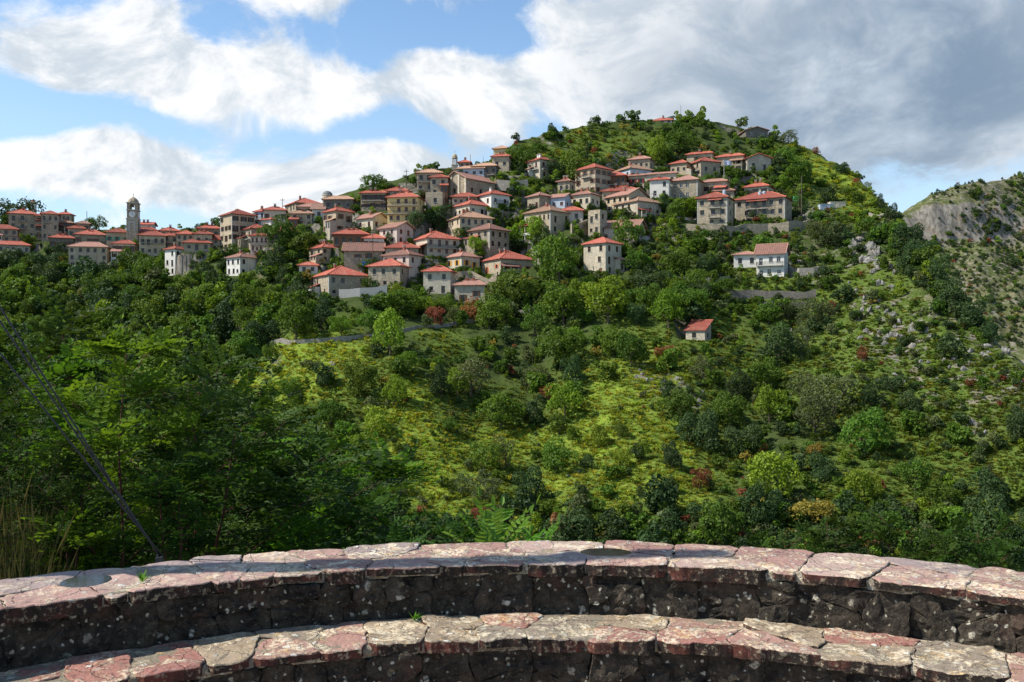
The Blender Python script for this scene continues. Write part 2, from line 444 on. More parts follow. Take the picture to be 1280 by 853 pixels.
# far hill across the gorge: (v, distance)
FAR = {
 1000:[(420,600),(340,700),(330,760)],
 1060:[(420,590),(320,700),(296,752),(293,765)],
 1100:[(430,560),(330,680),(308,731),(274,738),(272,760)],
 1128:[(440,540),(330,670),(304,731),(265,738),(262,765)],
 1160:[(440,530),(330,665),(302,730),(253,738),(246,775)],
 1200:[(440,525),(330,660),(301,729),(254,738),(236,790)],
 1240:[(450,520),(330,655),(304,727),(266,737),(230,800)],
 1280:[(460,515),(350,620),(306,726),(274,737),(224,810)],
 1340:[(460,515),(350,620),(308,715),(286,735),(220,815)],
 1500:[(460,515),(350,620),(310,715),(290,735),(214,830)],
}
NEAR = [(8.0, -3.2), (11.0, -5.0), (16.0, -9.5), (25.0, -15.5), (50.0, -31.0), (85.0, -45.0), (112.0, -45.5)]

def pchip(xk, yk, x):
    xk = np.asarray(xk, float); yk = np.asarray(yk, float)
    h = np.diff(xk); d = np.diff(yk) / h
    m = np.zeros(len(xk)); m[0] = d[0]; m[-1] = d[-1]
    for i in range(1, len(xk) - 1):
        if d[i - 1] * d[i] > 0:
            w1 = 2 * h[i] + h[i - 1]; w2 = h[i] + 2 * h[i - 1]
            m[i] = (w1 + w2) / (w1 / d[i - 1] + w2 / d[i])
    i = np.clip(np.searchsorted(xk, x) - 1, 0, len(h) - 1)
    t = (x - xk[i]) / h[i]
    return ((1 + 2 * t) * (1 - t) ** 2 * yk[i] + t * (1 - t) ** 2 * h[i] * m[i] + t * t * (3 - 2 * t) * yk[i + 1] + t * t * (t - 1) * h[i] * m[i + 1])

NN, NF, NB = 40, 210, 190             # rows: near bank, visible slope, behind the crest
Y_SPLIT = 118.0
cu = sorted(COLS)
colY, colZ = [], []
for u in cu:
    kn = COLS[u]
    ys = [p[0] for p in NEAR]; zs = [p[1] for p in NEAR]
    for (v, y) in kn:
        ys.append(y); zs.append((V0 - v) / F * y)
    yc, zc = ys[-1], zs[-1]
    ys += [yc + 14, yc + 45, yc + 90]; zs += [zc - 2.0, zc - 17, zc - 38]
    if u in FAR:
        yb = max(yc + 130, 430)
        ys.append(yb); zs.append(min(zc - 50, -38) if u > 1100 else zc - 60)
        for (v, y) in FAR[u]:
            ys.append(y); zs.append((V0 - v) / F * y)
        ys += [ys[-1] + 60, 1200, 1800, 6000]; zs += [zs[-1] + 2, zs[-1] - 30, -70, -90]
    else:
        ys += [max(yc + 170, 560), 900, 1800, 6000]; zs += [min(zc - 60, -45), -75, -80, -90]
    ys = np.array(ys); zs = np.array(zs)
    y = np.concatenate([np.geomspace(8.0, Y_SPLIT, NN, endpoint=False), np.linspace(Y_SPLIT, yc, NF, endpoint=False),
                        yc + (900 - yc) * np.linspace(0, 1, NB - 20, endpoint=False), np.geomspace(900, 6000, 20)])
    colY.append(y); colZ.append(pchip(ys, zs, y))
colY = np.array(colY); colZ = np.array(colZ)
su = (np.array(cu, float) - U0) / F
S_GRID = np.concatenate([np.linspace(su[0], -0.60, 24, endpoint=False), np.linspace(-0.60, 0.60, 520), np.linspace(0.60, su[-1], 24)[1:]])
# smooth column-to-column interpolation
TY = np.empty((len(S_GRID), colY.shape[1])); TZ = np.empty_like(TY)
for j in range(colY.shape[1]):
    TY[:, j] = pchip(su, colY[:, j], S_GRID); TZ[:, j] = pchip(su, colZ[:, j], S_GRID)
TX = S_GRID[:, None] * TY
_rel = np.clip((TY - 60) / 60, 0, 1)
TZ += _rel * (fbm(TX / 26, TY / 26, 4, 3) * 5.0 + fbm(TX / 7, TY / 7, 3, 11) * 2.6) * np.where(TY > 470, 2.2, 1.0)
# rock ribs on the far hill
_far = np.clip((TY - 480) / 60, 0, 1) * np.clip((S_GRID[:, None] - .36) / .06, 0, 1) * np.clip((1000 - TY) / 100, 0, 1)
TZ += _far * (np.abs(fbm(TX / 34, TY / 34, 4, 29)) * -15 + 1.5)

def _col(s):
    i = int(np.clip(np.searchsorted(S_GRID, s) - 1, 0, len(S_GRID) - 2))
    t = (s - S_GRID[i]) / (S_GRID[i + 1] - S_GRID[i]); t = min(max(t, 0), 1)
    return TY[i] * (1 - t) + TY[i + 1] * t, TZ[i] * (1 - t) + TZ[i + 1] * t
def height(x, y):
    yy, zz = _col(x / y)
    return float(np.interp(y, yy, zz))
def ray(u, v, far=False):
    """where the line of sight through photo point (u, v) meets the hill"""
    s = (u - U0) / F; k = (V0 - v) / F
    yy, zz = _col(s)
    j0 = np.searchsorted(yy, 460 if far else 100)
    hit = np.nonzero(zz[j0:] >= k * yy[j0:])[0]
    if len(hit) == 0: return None
    j = j0 + hit[0]
    if not far and yy[j] > 470: return None
    if j > j0:
        a = zz[j - 1] - k * yy[j - 1]; b = zz[j] - k * yy[j]
        t = a / (a - b) if a != b else 0
        y = yy[j - 1] * (1 - t) + yy[j] * t
    else: y = yy[j]
    return Vector((s * y, y, float(np.interp(y, yy, zz))))
def rayd(u, v):
    for k in range(12):
        p = ray(u, v+4*k)
        if p is not None: return p
def to_px(p): return (U0 + F * p[0] / p[1], V0 - F * p[2] / p[1])

# ---- vegetation cover masks, with sun patches painted in as brighter, drier grass, as discs on the ground (photo point -> ground point, radius in metres)
def discs(lst):
    r = []
    for (u, v, rp) in lst:
        p = ray(u, v)
        if p is not None: r.append((p.x, p.y, rp * p.y / F, v))
    return r
SUNLIT_DRY = discs([(330,470,34),(365,455,42),(410,445,42),(440,440,30),(300,490,26),(520,520,46),(545,550,50),(560,580,45),(530,590,40),(580,560,36),(500,560,30),
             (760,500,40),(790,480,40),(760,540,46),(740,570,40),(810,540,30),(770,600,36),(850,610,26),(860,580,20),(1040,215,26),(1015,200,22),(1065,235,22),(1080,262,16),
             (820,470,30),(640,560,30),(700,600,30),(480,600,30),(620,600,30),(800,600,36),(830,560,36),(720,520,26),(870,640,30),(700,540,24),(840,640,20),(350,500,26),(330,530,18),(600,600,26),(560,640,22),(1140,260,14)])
GRASS = discs([(350,470,80),(430,470,70),(380,540,70),(520,540,90),(560,600,80),(620,560,70),(760,500,80),(780,560,90),(800,620,80),(700,600,60),(860,470,60),(900,440,50),
               (1060,420,90),(1150,450,90),(1200,520,100),(1140,580,90),(1240,600,80),(1060,360,60),(1100,340,40),(1040,230,50),(1000,200,40),(1080,260,40),(1180,480,90),
               (760,190,40),(740,175,30),(800,185,40),(690,190,26),(960,370,50),(1000,470,50),(1100,520,80),(870,560,50),(880,620,50),(1080,640,60),(640,640,60),(560,420,30),
               (600,370,30),(800,420,40),(660,240,26),(640,230,22),(640,255,20),(560,330,20)])
ROCKY = discs([(1085,310,40),(1110,400,50),(1150,440,50),(1230,430,40),(1060,300,30),(1000,270,30),(1020,330,30),(890,310,30),(1190,470,60),(820,470,24),(860,490,20),(690,170,16),(1110,280,16)])
def mask(ds, X, Y, soft=.75):
    m = np.zeros_like(X)
    for (x, y, r, v) in ds:
        # stretched away from the viewer because the slope is seen at a low angle
        d = np.sqrt(((X - x) / r) ** 2 + ((Y - y) / (r * 2.0)) ** 2)
        m = np.maximum(m, np.clip((1.45 - d) / soft, 0, 1))
    return m
wob = fbm(TX / 9, TY / 9, 4, 41) * 12
G_ = mask(GRASS, TX + wob, TY + wob * 1.5); D_ = mask(SUNLIT_DRY, TX + wob, TY + wob * 1.5); K_ = mask(ROCKY, TX + wob * .5, TY + wob)
farg = np.clip((TY - 470) / 40, 0, 1)
G_ = np.maximum(G_, farg * np.clip(.22 + fbm(TX / 40, TY / 40, 4, 51) * 1.6, 0, .6))
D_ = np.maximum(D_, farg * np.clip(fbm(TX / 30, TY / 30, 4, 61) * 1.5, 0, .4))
K_ = np.maximum(K_, farg * np.clip(.9 + fbm(TX / 25, TY / 25, 4, 71) * 3, 0, 1))

St_ = farg * np.clip(.72 + fbm(TX / 28, TY / 28, 4, 91) * 1.6, 0, 1)
def build_ground():
    ns, nr = TX.shape
    V = np.stack([TX, TY, TZ], -1).reshape(-1, 3)
    idx = np.arange(ns * nr).reshape(ns, nr)
    q = np.stack([idx[:-1, :-1], idx[1:, :-1], idx[1:, 1:], idx[:-1, 1:]], -1).reshape(-1, 4)
    me = bpy.data.meshes.new('ground')
    me.vertices.add(len(V)); me.vertices.foreach_set('co', V.astype(np.float32).reshape(-1))
    me.loops.add(q.size); me.loops.foreach_set('vertex_index', q.astype(np.int32).reshape(-1))
    me.polygons.add(len(q)); me.polygons.foreach_set('loop_start', np.arange(0, q.size, 4, dtype=np.int32))
    me.polygons.foreach_set('loop_total', np.full(len(q), 4, dtype=np.int32))
    me.polygons.foreach_set('use_smooth', np.ones(len(q), dtype=bool))
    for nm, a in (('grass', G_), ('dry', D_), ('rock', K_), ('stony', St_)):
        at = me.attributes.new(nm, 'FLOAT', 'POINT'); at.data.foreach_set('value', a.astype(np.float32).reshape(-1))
    me.materials.append(M['hillside'])
    me.update(calc_edges=True)
    o = mesh_obj('ground', me)
    tag(o, 'steep green valley slope and hill below the village', None, None, 'structure')

def cut_terraces():
    """every house stands on a levelled terrace: fill below it, then cut in front of and beside it, then hold up each footing with a steep bank"""
    inside_any = np.zeros(TX.shape, bool)
    for mode in ('fill', 'cut', 'mark', 'hold'):
        for h in HOUSES.values():
            c = h['ctr']; rz = h['root'].rotation_euler.z; R = max(h['L'], h['D'])/2+14
            i0 = max(np.searchsorted(S_GRID, (c.x-R)/c.y)-2, 0); i1 = np.searchsorted(S_GRID, (c.x+R)/c.y)+2
            X = TX[i0:i1]; Y = TY[i0:i1]; Z = TZ[i0:i1]
            if X.size == 0: continue
            dx = X-c.x; dy = Y-c.y
            x = dx*math.cos(rz)+dy*math.sin(rz); y = -dx*math.sin(rz)+dy*math.cos(rz)
            k = dict(fill=1.0, cut=1.6, mark=.4, hold=.9)[mode]
            ox = np.maximum(np.maximum(x-h['L']/2-k, -x-h['L']/2-k*.6), 0); oy = np.maximum(np.maximum(y-h['D']/2, -y-h['D']/2-k), 0)
            d = np.hypot(ox, oy)
            if mode == 'fill': TZ[i0:i1] = np.where(d < 1.6, np.maximum(Z, c.z-.25-d*1.5), Z)
            elif mode == 'cut': TZ[i0:i1] = np.where(d < 12, np.minimum(Z, c.z-.12+np.maximum(d-.3, 0)*1.3), Z)
            elif mode == 'mark': inside_any[i0:i1] |= d < .01
            else: TZ[i0:i1] = np.where((d < 1.5) & ~inside_any[i0:i1], np.maximum(Z, c.z-.35-d*1.2), Z)
# ------------------------------------------------------------------ houses
WALLMAT = dict(s='stone', w='warm_stone', p='pale_stone', d='dark_stone', W='white', c='cream', y='yellow', b='blue', k='pink', g='grey_render', B='wood_brown')
ROOFMAT = dict(r='roof_red', p='roof_pink', t='roof_tan', b='roof_brown')
RIDGE = dict(r='ridge_red', p='ridge_tan', t='ridge_tan', b='ridge_tan')
_cache = {}
def window_mesh(w, h, st):
    key = ('win', w, h, st)
    if key not in _cache:
        b = MB(); fr = .09
        b.box(-w/2, w/2, .05, .09, 0, h, 0)                       # pane
        for (x0, x1) in ((-w/2, -w/2+fr), (w/2-fr, w/2), (-.03, .03)): b.box(x0, x1, 0, .05, 0, h, 1)
        for z in (0, h-fr, h*.62): b.box(-w/2+fr, w/2-fr, .004, .046, z, z+fr*.8, 1)
        _cache[key] = b.mesh('window', [M['glass'], M[st]])
    return _cache[key]
def door_mesh(w, h, st):
    key = ('door', w, h, st)
    if key not in _cache:
        b = MB()
        b.box(-w/2, w/2, .04, .10, 0, h, 0)
        for (x0, x1) in ((-w/2, -w/2+.08), (w/2-.08, w/2), (-.04, .04)): b.box(x0, x1, 0, .04, 0, h, 0)
        for z in (.1, h*.5, h-.1): b.box(-w/2+.08, w/2-.08, .004, .036, z-.05, z+.05, 0)
        _cache[key] = b.mesh('door', [M[st]])
    return _cache[key]
def shutter_mesh(w, h, st):
    key = ('shut', w, h, st)
    if key not in _cache:
        b = MB()
        b.box(-w/2, w/2, -.05, 0, 0, h, 0)
        k = 0.06
        while k < h - .08:
            b.box(-w/2+.05, w/2-.05, -.07, -.05, k, k+.07, 0); k += .16
        _cache[key] = b.mesh('shutter', [M[st]])
    return _cache[key]
def sill_mesh(w):
    key = ('sill', w)
    if key not in _cache:
        b = MB(); b.box(-w/2-.12, w/2+.12, -.10, .0, -.12, 0)
        _cache[key] = b.mesh('sill', [M['quoin']])
    return _cache[key]
def balcony_mesh(w, d, st):
    key = ('bal', w, d, st)
    if key not in _cache:
        b = MB()
        b.box(-w/2, w/2, -d, 0, -.16, 0, 0)
        for x in (-w/2+.15, 0, w/2-.15): b.box(x-.06, x+.06, -d*.8, 0, -.42, -.162, 0)
        n = max(4, int(w / .22))
        for i in range(n + 1):
            x = -w/2 + .03 + (w - .06) * i / n
            b.box(x-.02, x+.02, -d+.02, -d+.06, 0, .95, 1)
        for s in (-1, 1):
            for j in range(1, 4):
                y = -d + d * j / 4.0; x = s * (w/2 - .03)
                b.box(x-.02, x+.02, y-.02, y+.02, 0, .95, 1)
            b.box(s*(w/2-.03)-.03, s*(w/2-.03)+.03, -d+.07, -.01, .95, 1.01, 1)
        b.box(-w/2, w/2, -d+.01, -d+.07, .95, 1.02, 1)
        _cache[key] = b.mesh('balcony', [M['concrete'], M[st]])
    return _cache[key]
def chimney_mesh(h, st):
    key = ('chim', h, st)
    if key not in _cache:
        b = MB(); b.box(-.35, .35, -.3, .3, -1.2, h, 0); b.box(-.42, .42, -.37, .37, h, h+.12, 1)
        for x in (-.22, .22): b.box(x-.06, x+.06, -.25, .25, h+.12, h+.36, 0)
        b.box(-.45, .45, -.4, .4, h+.36, h+.46, 1)
        _cache[key] = b.mesh('chimney', [M[st], M['concrete']])
    return _cache[key]

def wall_face(b, P, a, length, z0, z1, ops, inward):
    """P: start point, a: unit direction, openings ops (a0,a1,z0,z1) cut out with reveals"""
    xs = sorted({0.0, length, *[o[0] for o in ops], *[o[1] for o in ops]})
    zs = sorted({z0, z1, *[o[2] for o in ops], *[o[3] for o in ops]})
    pt = lambda t, z, d=0.0: (P[0] + a[0]*t + inward[0]*d, P[1] + a[1]*t + inward[1]*d, z)
    for i in range(len(xs)-1):
        for j in range(len(zs)-1):
            cx = (xs[i]+xs[i+1])/2; cz = (zs[j]+zs[j+1])/2
            if any(o[0] < cx < o[1] and o[2] < cz < o[3] for o in ops): continue
            b.add([pt(xs[i], zs[j]), pt(xs[i+1], zs[j]), pt(xs[i+1], zs[j+1]), pt(xs[i], zs[j+1])], [(0, 1, 2, 3)])
    for (t0, t1, c0, c1) in ops:
        d = .26
        q = [pt(t0, c0), pt(t1, c0), pt(t1, c1), pt(t0, c1), pt(t0, c0, d), pt(t1, c0, d), pt(t1, c1, d), pt(t0, c1, d)]
        b.add(q, [(0, 4, 5, 1), (1, 5, 6, 2), (2, 6, 7, 3), (3, 7, 4, 0)])

def roof_build(root, L, D, H, typ, rk, pitch=24, over=.5):
    Lo, Do = L/2+over, D/2+over
    t = .16; tp = math.tan(R_(pitch)); dz = -over*tp*.6
    b = MB(); lines = []
    if typ == 'h':
        if L >= D:
            hr = Do*tp; rx = Lo-Do; r1, r2 = (-rx, 0, hr), (rx, 0, hr)
        else:
            hr = Lo*tp; ry = Do-Lo; r1, r2 = (0, -ry, hr), (0, ry, hr)
        c = [(-Lo, -Do, 0), (Lo, -Do, 0), (Lo, Do, 0), (-Lo, Do, 0)]
        up = [(p[0], p[1], p[2]+t) for p in c] + [(r[0], r[1], r[2]+t) for r in (r1, r2)]
        if L >= D: fs = [(0, 1, 5, 4), (1, 2, 5), (2, 3, 4, 5), (3, 0, 4)]; hips = [(0, 4), (3, 4), (1, 5), (2, 5)]
        else: fs = [(0, 1, 4), (1, 2, 5, 4), (2, 3, 5), (3, 0, 4, 5)]; hips = [(0, 4), (1, 4), (2, 5), (3, 5)]
        b.add(up, fs)
        b.add(c + up[:4], [(3, 2, 1, 0), (0, 1, 5, 4), (1, 2, 6, 5), (2, 3, 7, 6), (3, 0, 4, 7)])
        lines = [(up[i], up[j]) for i, j in hips] + [(up[4], up[5])]
    elif typ in 'gf':
        g = typ == 'g'
        A, Bq = (Lo, Do) if g else (Do, Lo)
        hr = Bq*tp
        sw = (lambda x, y, z: (x, y, z)) if g else (lambda x, y, z: (-y, x, z))
        up = [sw(-A, -Bq, t), sw(A, -Bq, t), sw(A, 0, hr+t), sw(-A, 0, hr+t), sw(A, Bq, t), sw(-A, Bq, t)]
        lo = [(p[0], p[1], p[2]-t) for p in up]
        b.add(up + lo, [(0, 1, 2, 3), (3, 2, 4, 5), (7, 6, 9, 8), (8, 9, 11, 10), (0, 6, 7, 1), (5, 4, 10, 11),
                        (1, 7, 8, 2), (2, 8, 10, 4), (0, 3, 9, 6), (3, 5, 11, 9)])
        lines = [(up[3], up[2]), (up[0], up[3]), (up[3], up[5]), (up[1], up[2]), (up[2], up[4])]
    elif typ == 'm':                                   # single slope falling towards the front
        hr = 2*Do*tp
        up = [(-Lo, -Do, t), (Lo, -Do, t), (Lo, Do, hr+t), (-Lo, Do, hr+t)]
        lo = [(p[0], p[1], p[2]-t) for p in up]
        b.add(up + lo, [(0, 1, 2, 3), (7, 6, 5, 4), (0, 4, 5, 1), (1, 5, 6, 2), (2, 6, 7, 3), (3, 7, 4, 0)])
        lines = [(up[3], up[2])]
    # courses of tiles: thin raised battens following the fall of the front slopes
    ro = b.build('roof', M[ROOFMAT[rk]], root, (0, 0, H+dz))
    rb = MB()
    for p, q in lines: rb.tube([p, q], .13, 5)
    rb.build('ridge_tiles', M[RIDGE[rk]], ro)
    return ro, hr+dz

_wr = random.Random(3)
def place_openings(L, H, spec, wmax=1.05, z_off=0.0):
    """'3x2' or '3x2@0.2' -> list of (a0,a1,z0,z1,col,row)"""
    if not spec: return []
    c, r = (int(k) for k in spec.split('x'))
    res = []
    sh = H / r
    w = round(min(wmax, L/c*.46), 1); h = round(min(1.55, sh*.56), 1)
    for j in range(r):
        for i in range(c):
            if c*r > 3 and _wr.random() < .13: continue
            a = L*(i+.5)/c + _wr.uniform(-.10, .10)*L/c; z = sh*j + (sh-h)*.48 + z_off
            h2 = h
            if j == 0 and _wr.random() < .3: h2 = round(h*.7, 1); z += .2
            elif _wr.random() < .15: h2 = round(min(h*1.3, sh*.8), 1); z = sh*j+.12
            res.append((a-w/2, a+w/2, z, z+h2, i, j))
    return res

HOUSES = {}
def house(name, label, u0, uc, u1, ve, vb, wall, roof, F_='', R='', group=None, drop=6.0, ratio=1.1, depth=None, pitch=25, frame='wood_dark',
          shut=None, bal=(), chim=0, doors=(), quoins=False, over=.62, dist=None, cat='house', awn=(), lbl_ref=None, chmat='brick_red', wide=1.05):
    p = ray(uc if uc > u0 else u0, vb)
    if p is None: p = ray(uc, vb+6) or ray(uc, vb+14)
    y = dist or p.y
    s = ((uc if uc > u0 else u0) - U0)/F
    p = Vector((s*y, y, (V0-vb)/F*y))
    m = y/F
    phi = math.atan(s)
    # sizes across the line of sight, metres
    wl = (uc-u0)*m*math.cos(phi); wr = (u1-uc)*m*math.cos(phi)
    H = (vb-ve)*m
    if wr < .15:
        th = R_(4); L = wl/math.cos(th); Dp = depth or min(max(L*.75, 5.5), 9.0)
    elif wl < .15:
        th = R_(80); Dp = wr/math.sin(th); L = depth or min(max(Dp*.75, 5.5), 9.0)
    else:
        th = math.atan2(wr*ratio, wl); th = min(max(th, R_(12)), R_(72))
        L = wl/math.cos(th); Dp = wr/math.sin(th)
    er = Vector((math.cos(phi), -math.sin(phi), 0)); ef = Vector((math.sin(phi), math.cos(phi), 0))
    ax = er*math.cos(th) - ef*math.sin(th); ay = er*math.sin(th) + ef*math.cos(th)
    ctr = p - ax*(L/2) + ay*(Dp/2)
    rz = math.atan2(ax.y, ax.x)
    root = empty(name, ctr, rz)
    tag(root, label, cat, group)
    rk, typ = roof[0], roof[1:]
    rr = random.Random(int(u0*7+ve*3))
    plainer = name in ('apartment_block', 'church', 'garage', 'shed', 'barn', 'cabin') or 'white gabled' in label
    if shut is None and typ != 'n' and not plainer and rr.random() < .25: shut = rr.choice(['wood_brown', 'wood_red', 'wood_dark', 'wood_brown'])
    if chim == 0 and typ not in 'nm' and not plainer and rr.random() < .45: chim = rr.choice([1, 1, 2])
    b = MB()
    fo = place_openings(L, H, F_, wide); ri = place_openings(Dp, H, R, wide)
    if doors:
        for (face, col) in doors:
            lst = fo if face == 'F' else ri
            for k, o in enumerate(lst):
                if o[4] == col and o[5] == 0: lst[k] = (o[0]-.05, o[1]+.05, .05, max(o[3], 2.0), col, -1)
    cut = lambda lst: [o[:4] for o in lst]
    z0 = -drop
    wall_face(b, (-L/2, -Dp/2), (1, 0), L, z0, H, cut(fo), (0, 1))
    wall_face(b, (L/2, -Dp/2), (0, 1), Dp, z0, H, cut(ri), (-1, 0))
    wall_face(b, (L/2, Dp/2), (-1, 0), L, z0, H, [], (0, -1))
    lo = cut(ri) if wr < .15 or True else []
    lf = place_openings(Dp, H, '2x%d' % max(1, round(H/3.2))) if Dp > 4 else []
    wall_face(b, (-L/2, Dp/2), (0, -1), Dp, z0, H, cut(lf), (1, 0))
    tp = math.tan(R_(pitch))
    if typ == 'f':
        for yy, sg in ((-Dp/2, 1), (Dp/2, -1)):
            b.add([(-L/2*sg, yy, H), (L/2*sg, yy, H), (0, yy, H+L/2*tp+.1)], [(0, 1, 2)])
    elif typ == 'g':
        for xx, sg in ((L/2, 1), (-L/2, -1)):
            b.add([(xx, -Dp/2*sg, H), (xx, Dp/2*sg, H), (xx, 0, H+Dp/2*tp+.1)], [(0, 1, 2)])
    elif typ == 'm':
        hb = Dp*tp
        b.add([(L/2, -Dp/2, H), (L/2, Dp/2, H), (L/2, Dp/2, H+hb)], [(0, 1, 2)])
        b.add([(-L/2, Dp/2, H), (-L/2, -Dp/2, H), (-L/2, Dp/2, H+hb)], [(0, 1, 2)])
        b.add([(L/2, Dp/2, H), (-L/2, Dp/2, H), (-L/2, Dp/2, H+hb), (L/2, Dp/2, H+hb)], [(0, 1, 2, 3)])
    elif typ == 'n':
        b.add([(-L/2, -Dp/2, H-.4), (L/2, -Dp/2, H-.4), (L/2, Dp/2, H-.4), (-L/2, Dp/2, H-.4)], [(0, 1, 2, 3)])
    b.build('wall', M[WALLMAT[wall]], root)
    if quoins:
        q = MB(); k = 0; z = 0.0
        while z < H-.3:
            a, c = (.55, .3) if k % 2 else (.3, .55)
            for sx in (-1, 1):
                x = sx*L/2
                q.box(min(x-sx*a, x+sx*.03), max(x-sx*a, x+sx*.03), -Dp/2-.03, -Dp/2+c, z, z+.32)
            z += .36; k += 1
        tag(q.build('quoins', M['quoin'], root), kind='stuff')
    def put(lst, org, rot):
        for (a0, a1, c0, c1, col, row) in lst:
            w = round(a1-a0, 2); h = round(c1-c0, 2); a = (a0+a1)/2
            loc = Matrix.Rotation(rot, 3, 'Z') @ Vector((a, .12, 0)) + Vector(org) + Vector((0, 0, c0))
            if row == -1:
                mesh_obj('door', door_mesh(w, h, 'wood_red' if frame == 'wood_red' else 'wood_brown'), root, loc, rot)
                continue
            wo_ = mesh_obj('window', window_mesh(w, h, frame), root, loc, rot)
            mesh_obj('sill', sill_mesh(w), wo_, (0, -.12, 0))
            if shut:
                for sg in (-1, 1): mesh_obj('shutter', shutter_mesh(round(w*.5, 2), h, shut), wo_, (sg*w*.77, -.125, 0))
    put(fo, (-L/2, -Dp/2, 0), 0.0)
    put(ri, (L/2, -Dp/2, 0), PI/2)
    put(lf, (-L/2, Dp/2, 0), -PI/2)
    for (face, a, z, w) in bal:                # fractions of the face, width fraction
        ln = L if face == 'F' else Dp
        mesh = balcony_mesh(round(max(1.6, ln*w), 1), 1.0, 'iron' if wall in 'spgW' else 'wood_dark')
        if face == 'F': mesh_obj('balcony', mesh, root, (-L/2+a*L, -Dp/2-.01, z*H))
        else: mesh_obj('balcony', mesh, root, (L/2+.01, -Dp/2+a*Dp, z*H), PI/2)
    for (face, a, z, w) in awn:                # small tiled canopies
        ln = (L if face == 'F' else Dp)*w
        aw = MB(); aw.add([(-ln/2, -1.1, -.35), (ln/2, -1.1, -.35), (ln/2, 0, .1), (-ln/2, 0, .1), (-ln/2, -1.1, -.47), (ln/2, -1.1, -.47), (ln/2, 0, -.02), (-ln/2, 0, -.02)],
               [(0, 1, 2, 3), (7, 6, 5, 4), (0, 4, 5, 1), (1, 5, 6, 2), (3, 7, 4, 0)])
        aw.build('canopy', M['roof_red'], root, (-L/2+a*L, -Dp/2-.01, z*H) if face == 'F' else (L/2+.01, -Dp/2+a*Dp, z*H), 0 if face == 'F' else PI/2)
    if typ != 'n':
        ro, hr = roof_build(root, L, Dp, H, typ, rk, pitch, over)
        for k in range(chim):
            fx = (k+1)/(chim+1)-.5 + rr.uniform(-.08, .08)
            mesh_obj('chimney', chimney_mesh(round(hr*.55+.9, 1), chmat), ro, (fx*L*.7, -Dp*.12, hr*.35))
    if typ in 'hg' and not plainer and L > 5.5 and H > 4.2 and rr.random() < .5:      # lean-to or porch
        front = rr.random() < .6; span = (L if front else Dp)*rr.uniform(.35, .6); dp = rr.uniform(1.6, 2.6); hp = H*rr.uniform(.42, .6)
        off = rr.choice([-1, 1])*((L if front else Dp)-span)/2
        b = MB()
        if rr.random() < .55:
            b.box(-span/2, span/2, -dp, -.02, -4, hp)
            b.box(-span/4-.35, -span/4+.35, -dp-.05, -dp-.001, hp*.35, hp*.8, 1); b.box(span/4-.35, span/4+.35, -dp-.05, -dp-.001, hp*.35, hp*.8, 1)
        else:
            for x in (-span/2+.12, 0, span/2-.12): b.box(x-.1, x+.1, -dp, -dp+.2, -4, hp)
            b.box(-span/2+.23, span/2-.23, -dp+.02, -dp+.12, .1, .9, 0)
        loc = (off, -Dp/2, 0) if front else (L/2, off, 0); rot = 0 if front else PI/2
        lt = b.build('lean_to', [M[rr.choice([WALLMAT[wall], 'white', 'pale_stone', 'wood_brown'])], M['glass']], root, loc, rot)
        b = MB(); q = .35
        b.add([(-span/2-q, -dp-q, hp-.12), (span/2+q, -dp-q, hp-.12), (span/2+q, 0, hp+dp*.42), (-span/2-q, 0, hp+dp*.42)], [(0, 1, 2, 3)])
        b.add([(-span/2-q, -dp-q, hp-.24), (span/2+q, -dp-q, hp-.24), (span/2+q, 0, hp+dp*.42-.12), (-span/2-q, 0, hp+dp*.42-.12), (-span/2-q, -dp-q, hp-.12), (span/2+q, -dp-q, hp-.12), (span/2+q, 0, hp+dp*.42), (-span/2-q, 0, hp+dp*.42)], [(3, 2, 1, 0), (0, 1, 5, 4), (1, 2, 6, 5), (3, 0, 4, 7)])
        b.build('roof', M[rr.choice(['roof_red', 'roof_red', 'roof_pink', 'roof_tan'])], lt)
    HOUSES[label] = dict(box=(u0, ve-6, u1, vb), y=y, root=root, ctr=ctr, L=L, D=Dp, H=H, ref=lbl_ref, pos=((u0+u1)/2, (ve+vb)/2))
    return root

def HS(kind, label, *a, **k):
    return house(kind, label, *a, **k)
S, P, W_ = 'stone_house', 'plaster_house', 'house'
# --- left end of the village
HS(S,'three storey stone house with hip roof at the left end of the village ridge',11,45,45,268,298,'s','rh','3x3','',bal=(('F',.5,.36,.3),('F',.5,.68,.3)),depth=9,lbl_ref='the big stone houses on the left ridge')
HS(S,'stone house with small tiled canopies between two tall ridge houses, far left',44,53,53,270,300,'s','rh','2x3','',awn=(('F',.5,.62,.9),('F',.5,.85,.8)),bal=(('F',.5,.33,.7),))
HS(S,'tall stone house left of the yellow gable at the left ridge, two balconies',52,73,73,268,301,'s','rh','3x3','',bal=(('F',.3,.66,.3),))
HS(P,'yellow plastered house at right end of the tall left ridge row',72,88,93,268,288,'w','rh','3x2','1x2',frame='wood_dark')
HS(W_,'dark balconied house with brown roof below the yellow left ridge house',73,91,91,279,294,'d','bh','3x2','',bal=(('F',.5,.45,.8),))
HS(P,'small grey house with green door shutters under brown roofs, left village',85,106,106,286,299,'s','rh','2x1','',shut='green_paint')
HS(S,'low stone house with dull brown roof near a leaning pole, left village',95,112,112,280,290,'s','bh','2x1','')
HS(S,'stone house cut by the left edge below the big ridge house',-14,22,22,287,304,'s','rh','4x2','')
HS('shed','tiny red roofed lean-to beside the house at the left edge',14,24,24,296,303,'s','rm','1x1','',depth=3,cat='shed')
HS(W_,'long low white walled house with red roof at left edge of village',-10,37,37,307,318,'p','rh','6x1','',depth=6)
HS(W_,'low red roofed house behind the dark cypress in the left village',62,92,92,298,312,'d','rh','4x1','')
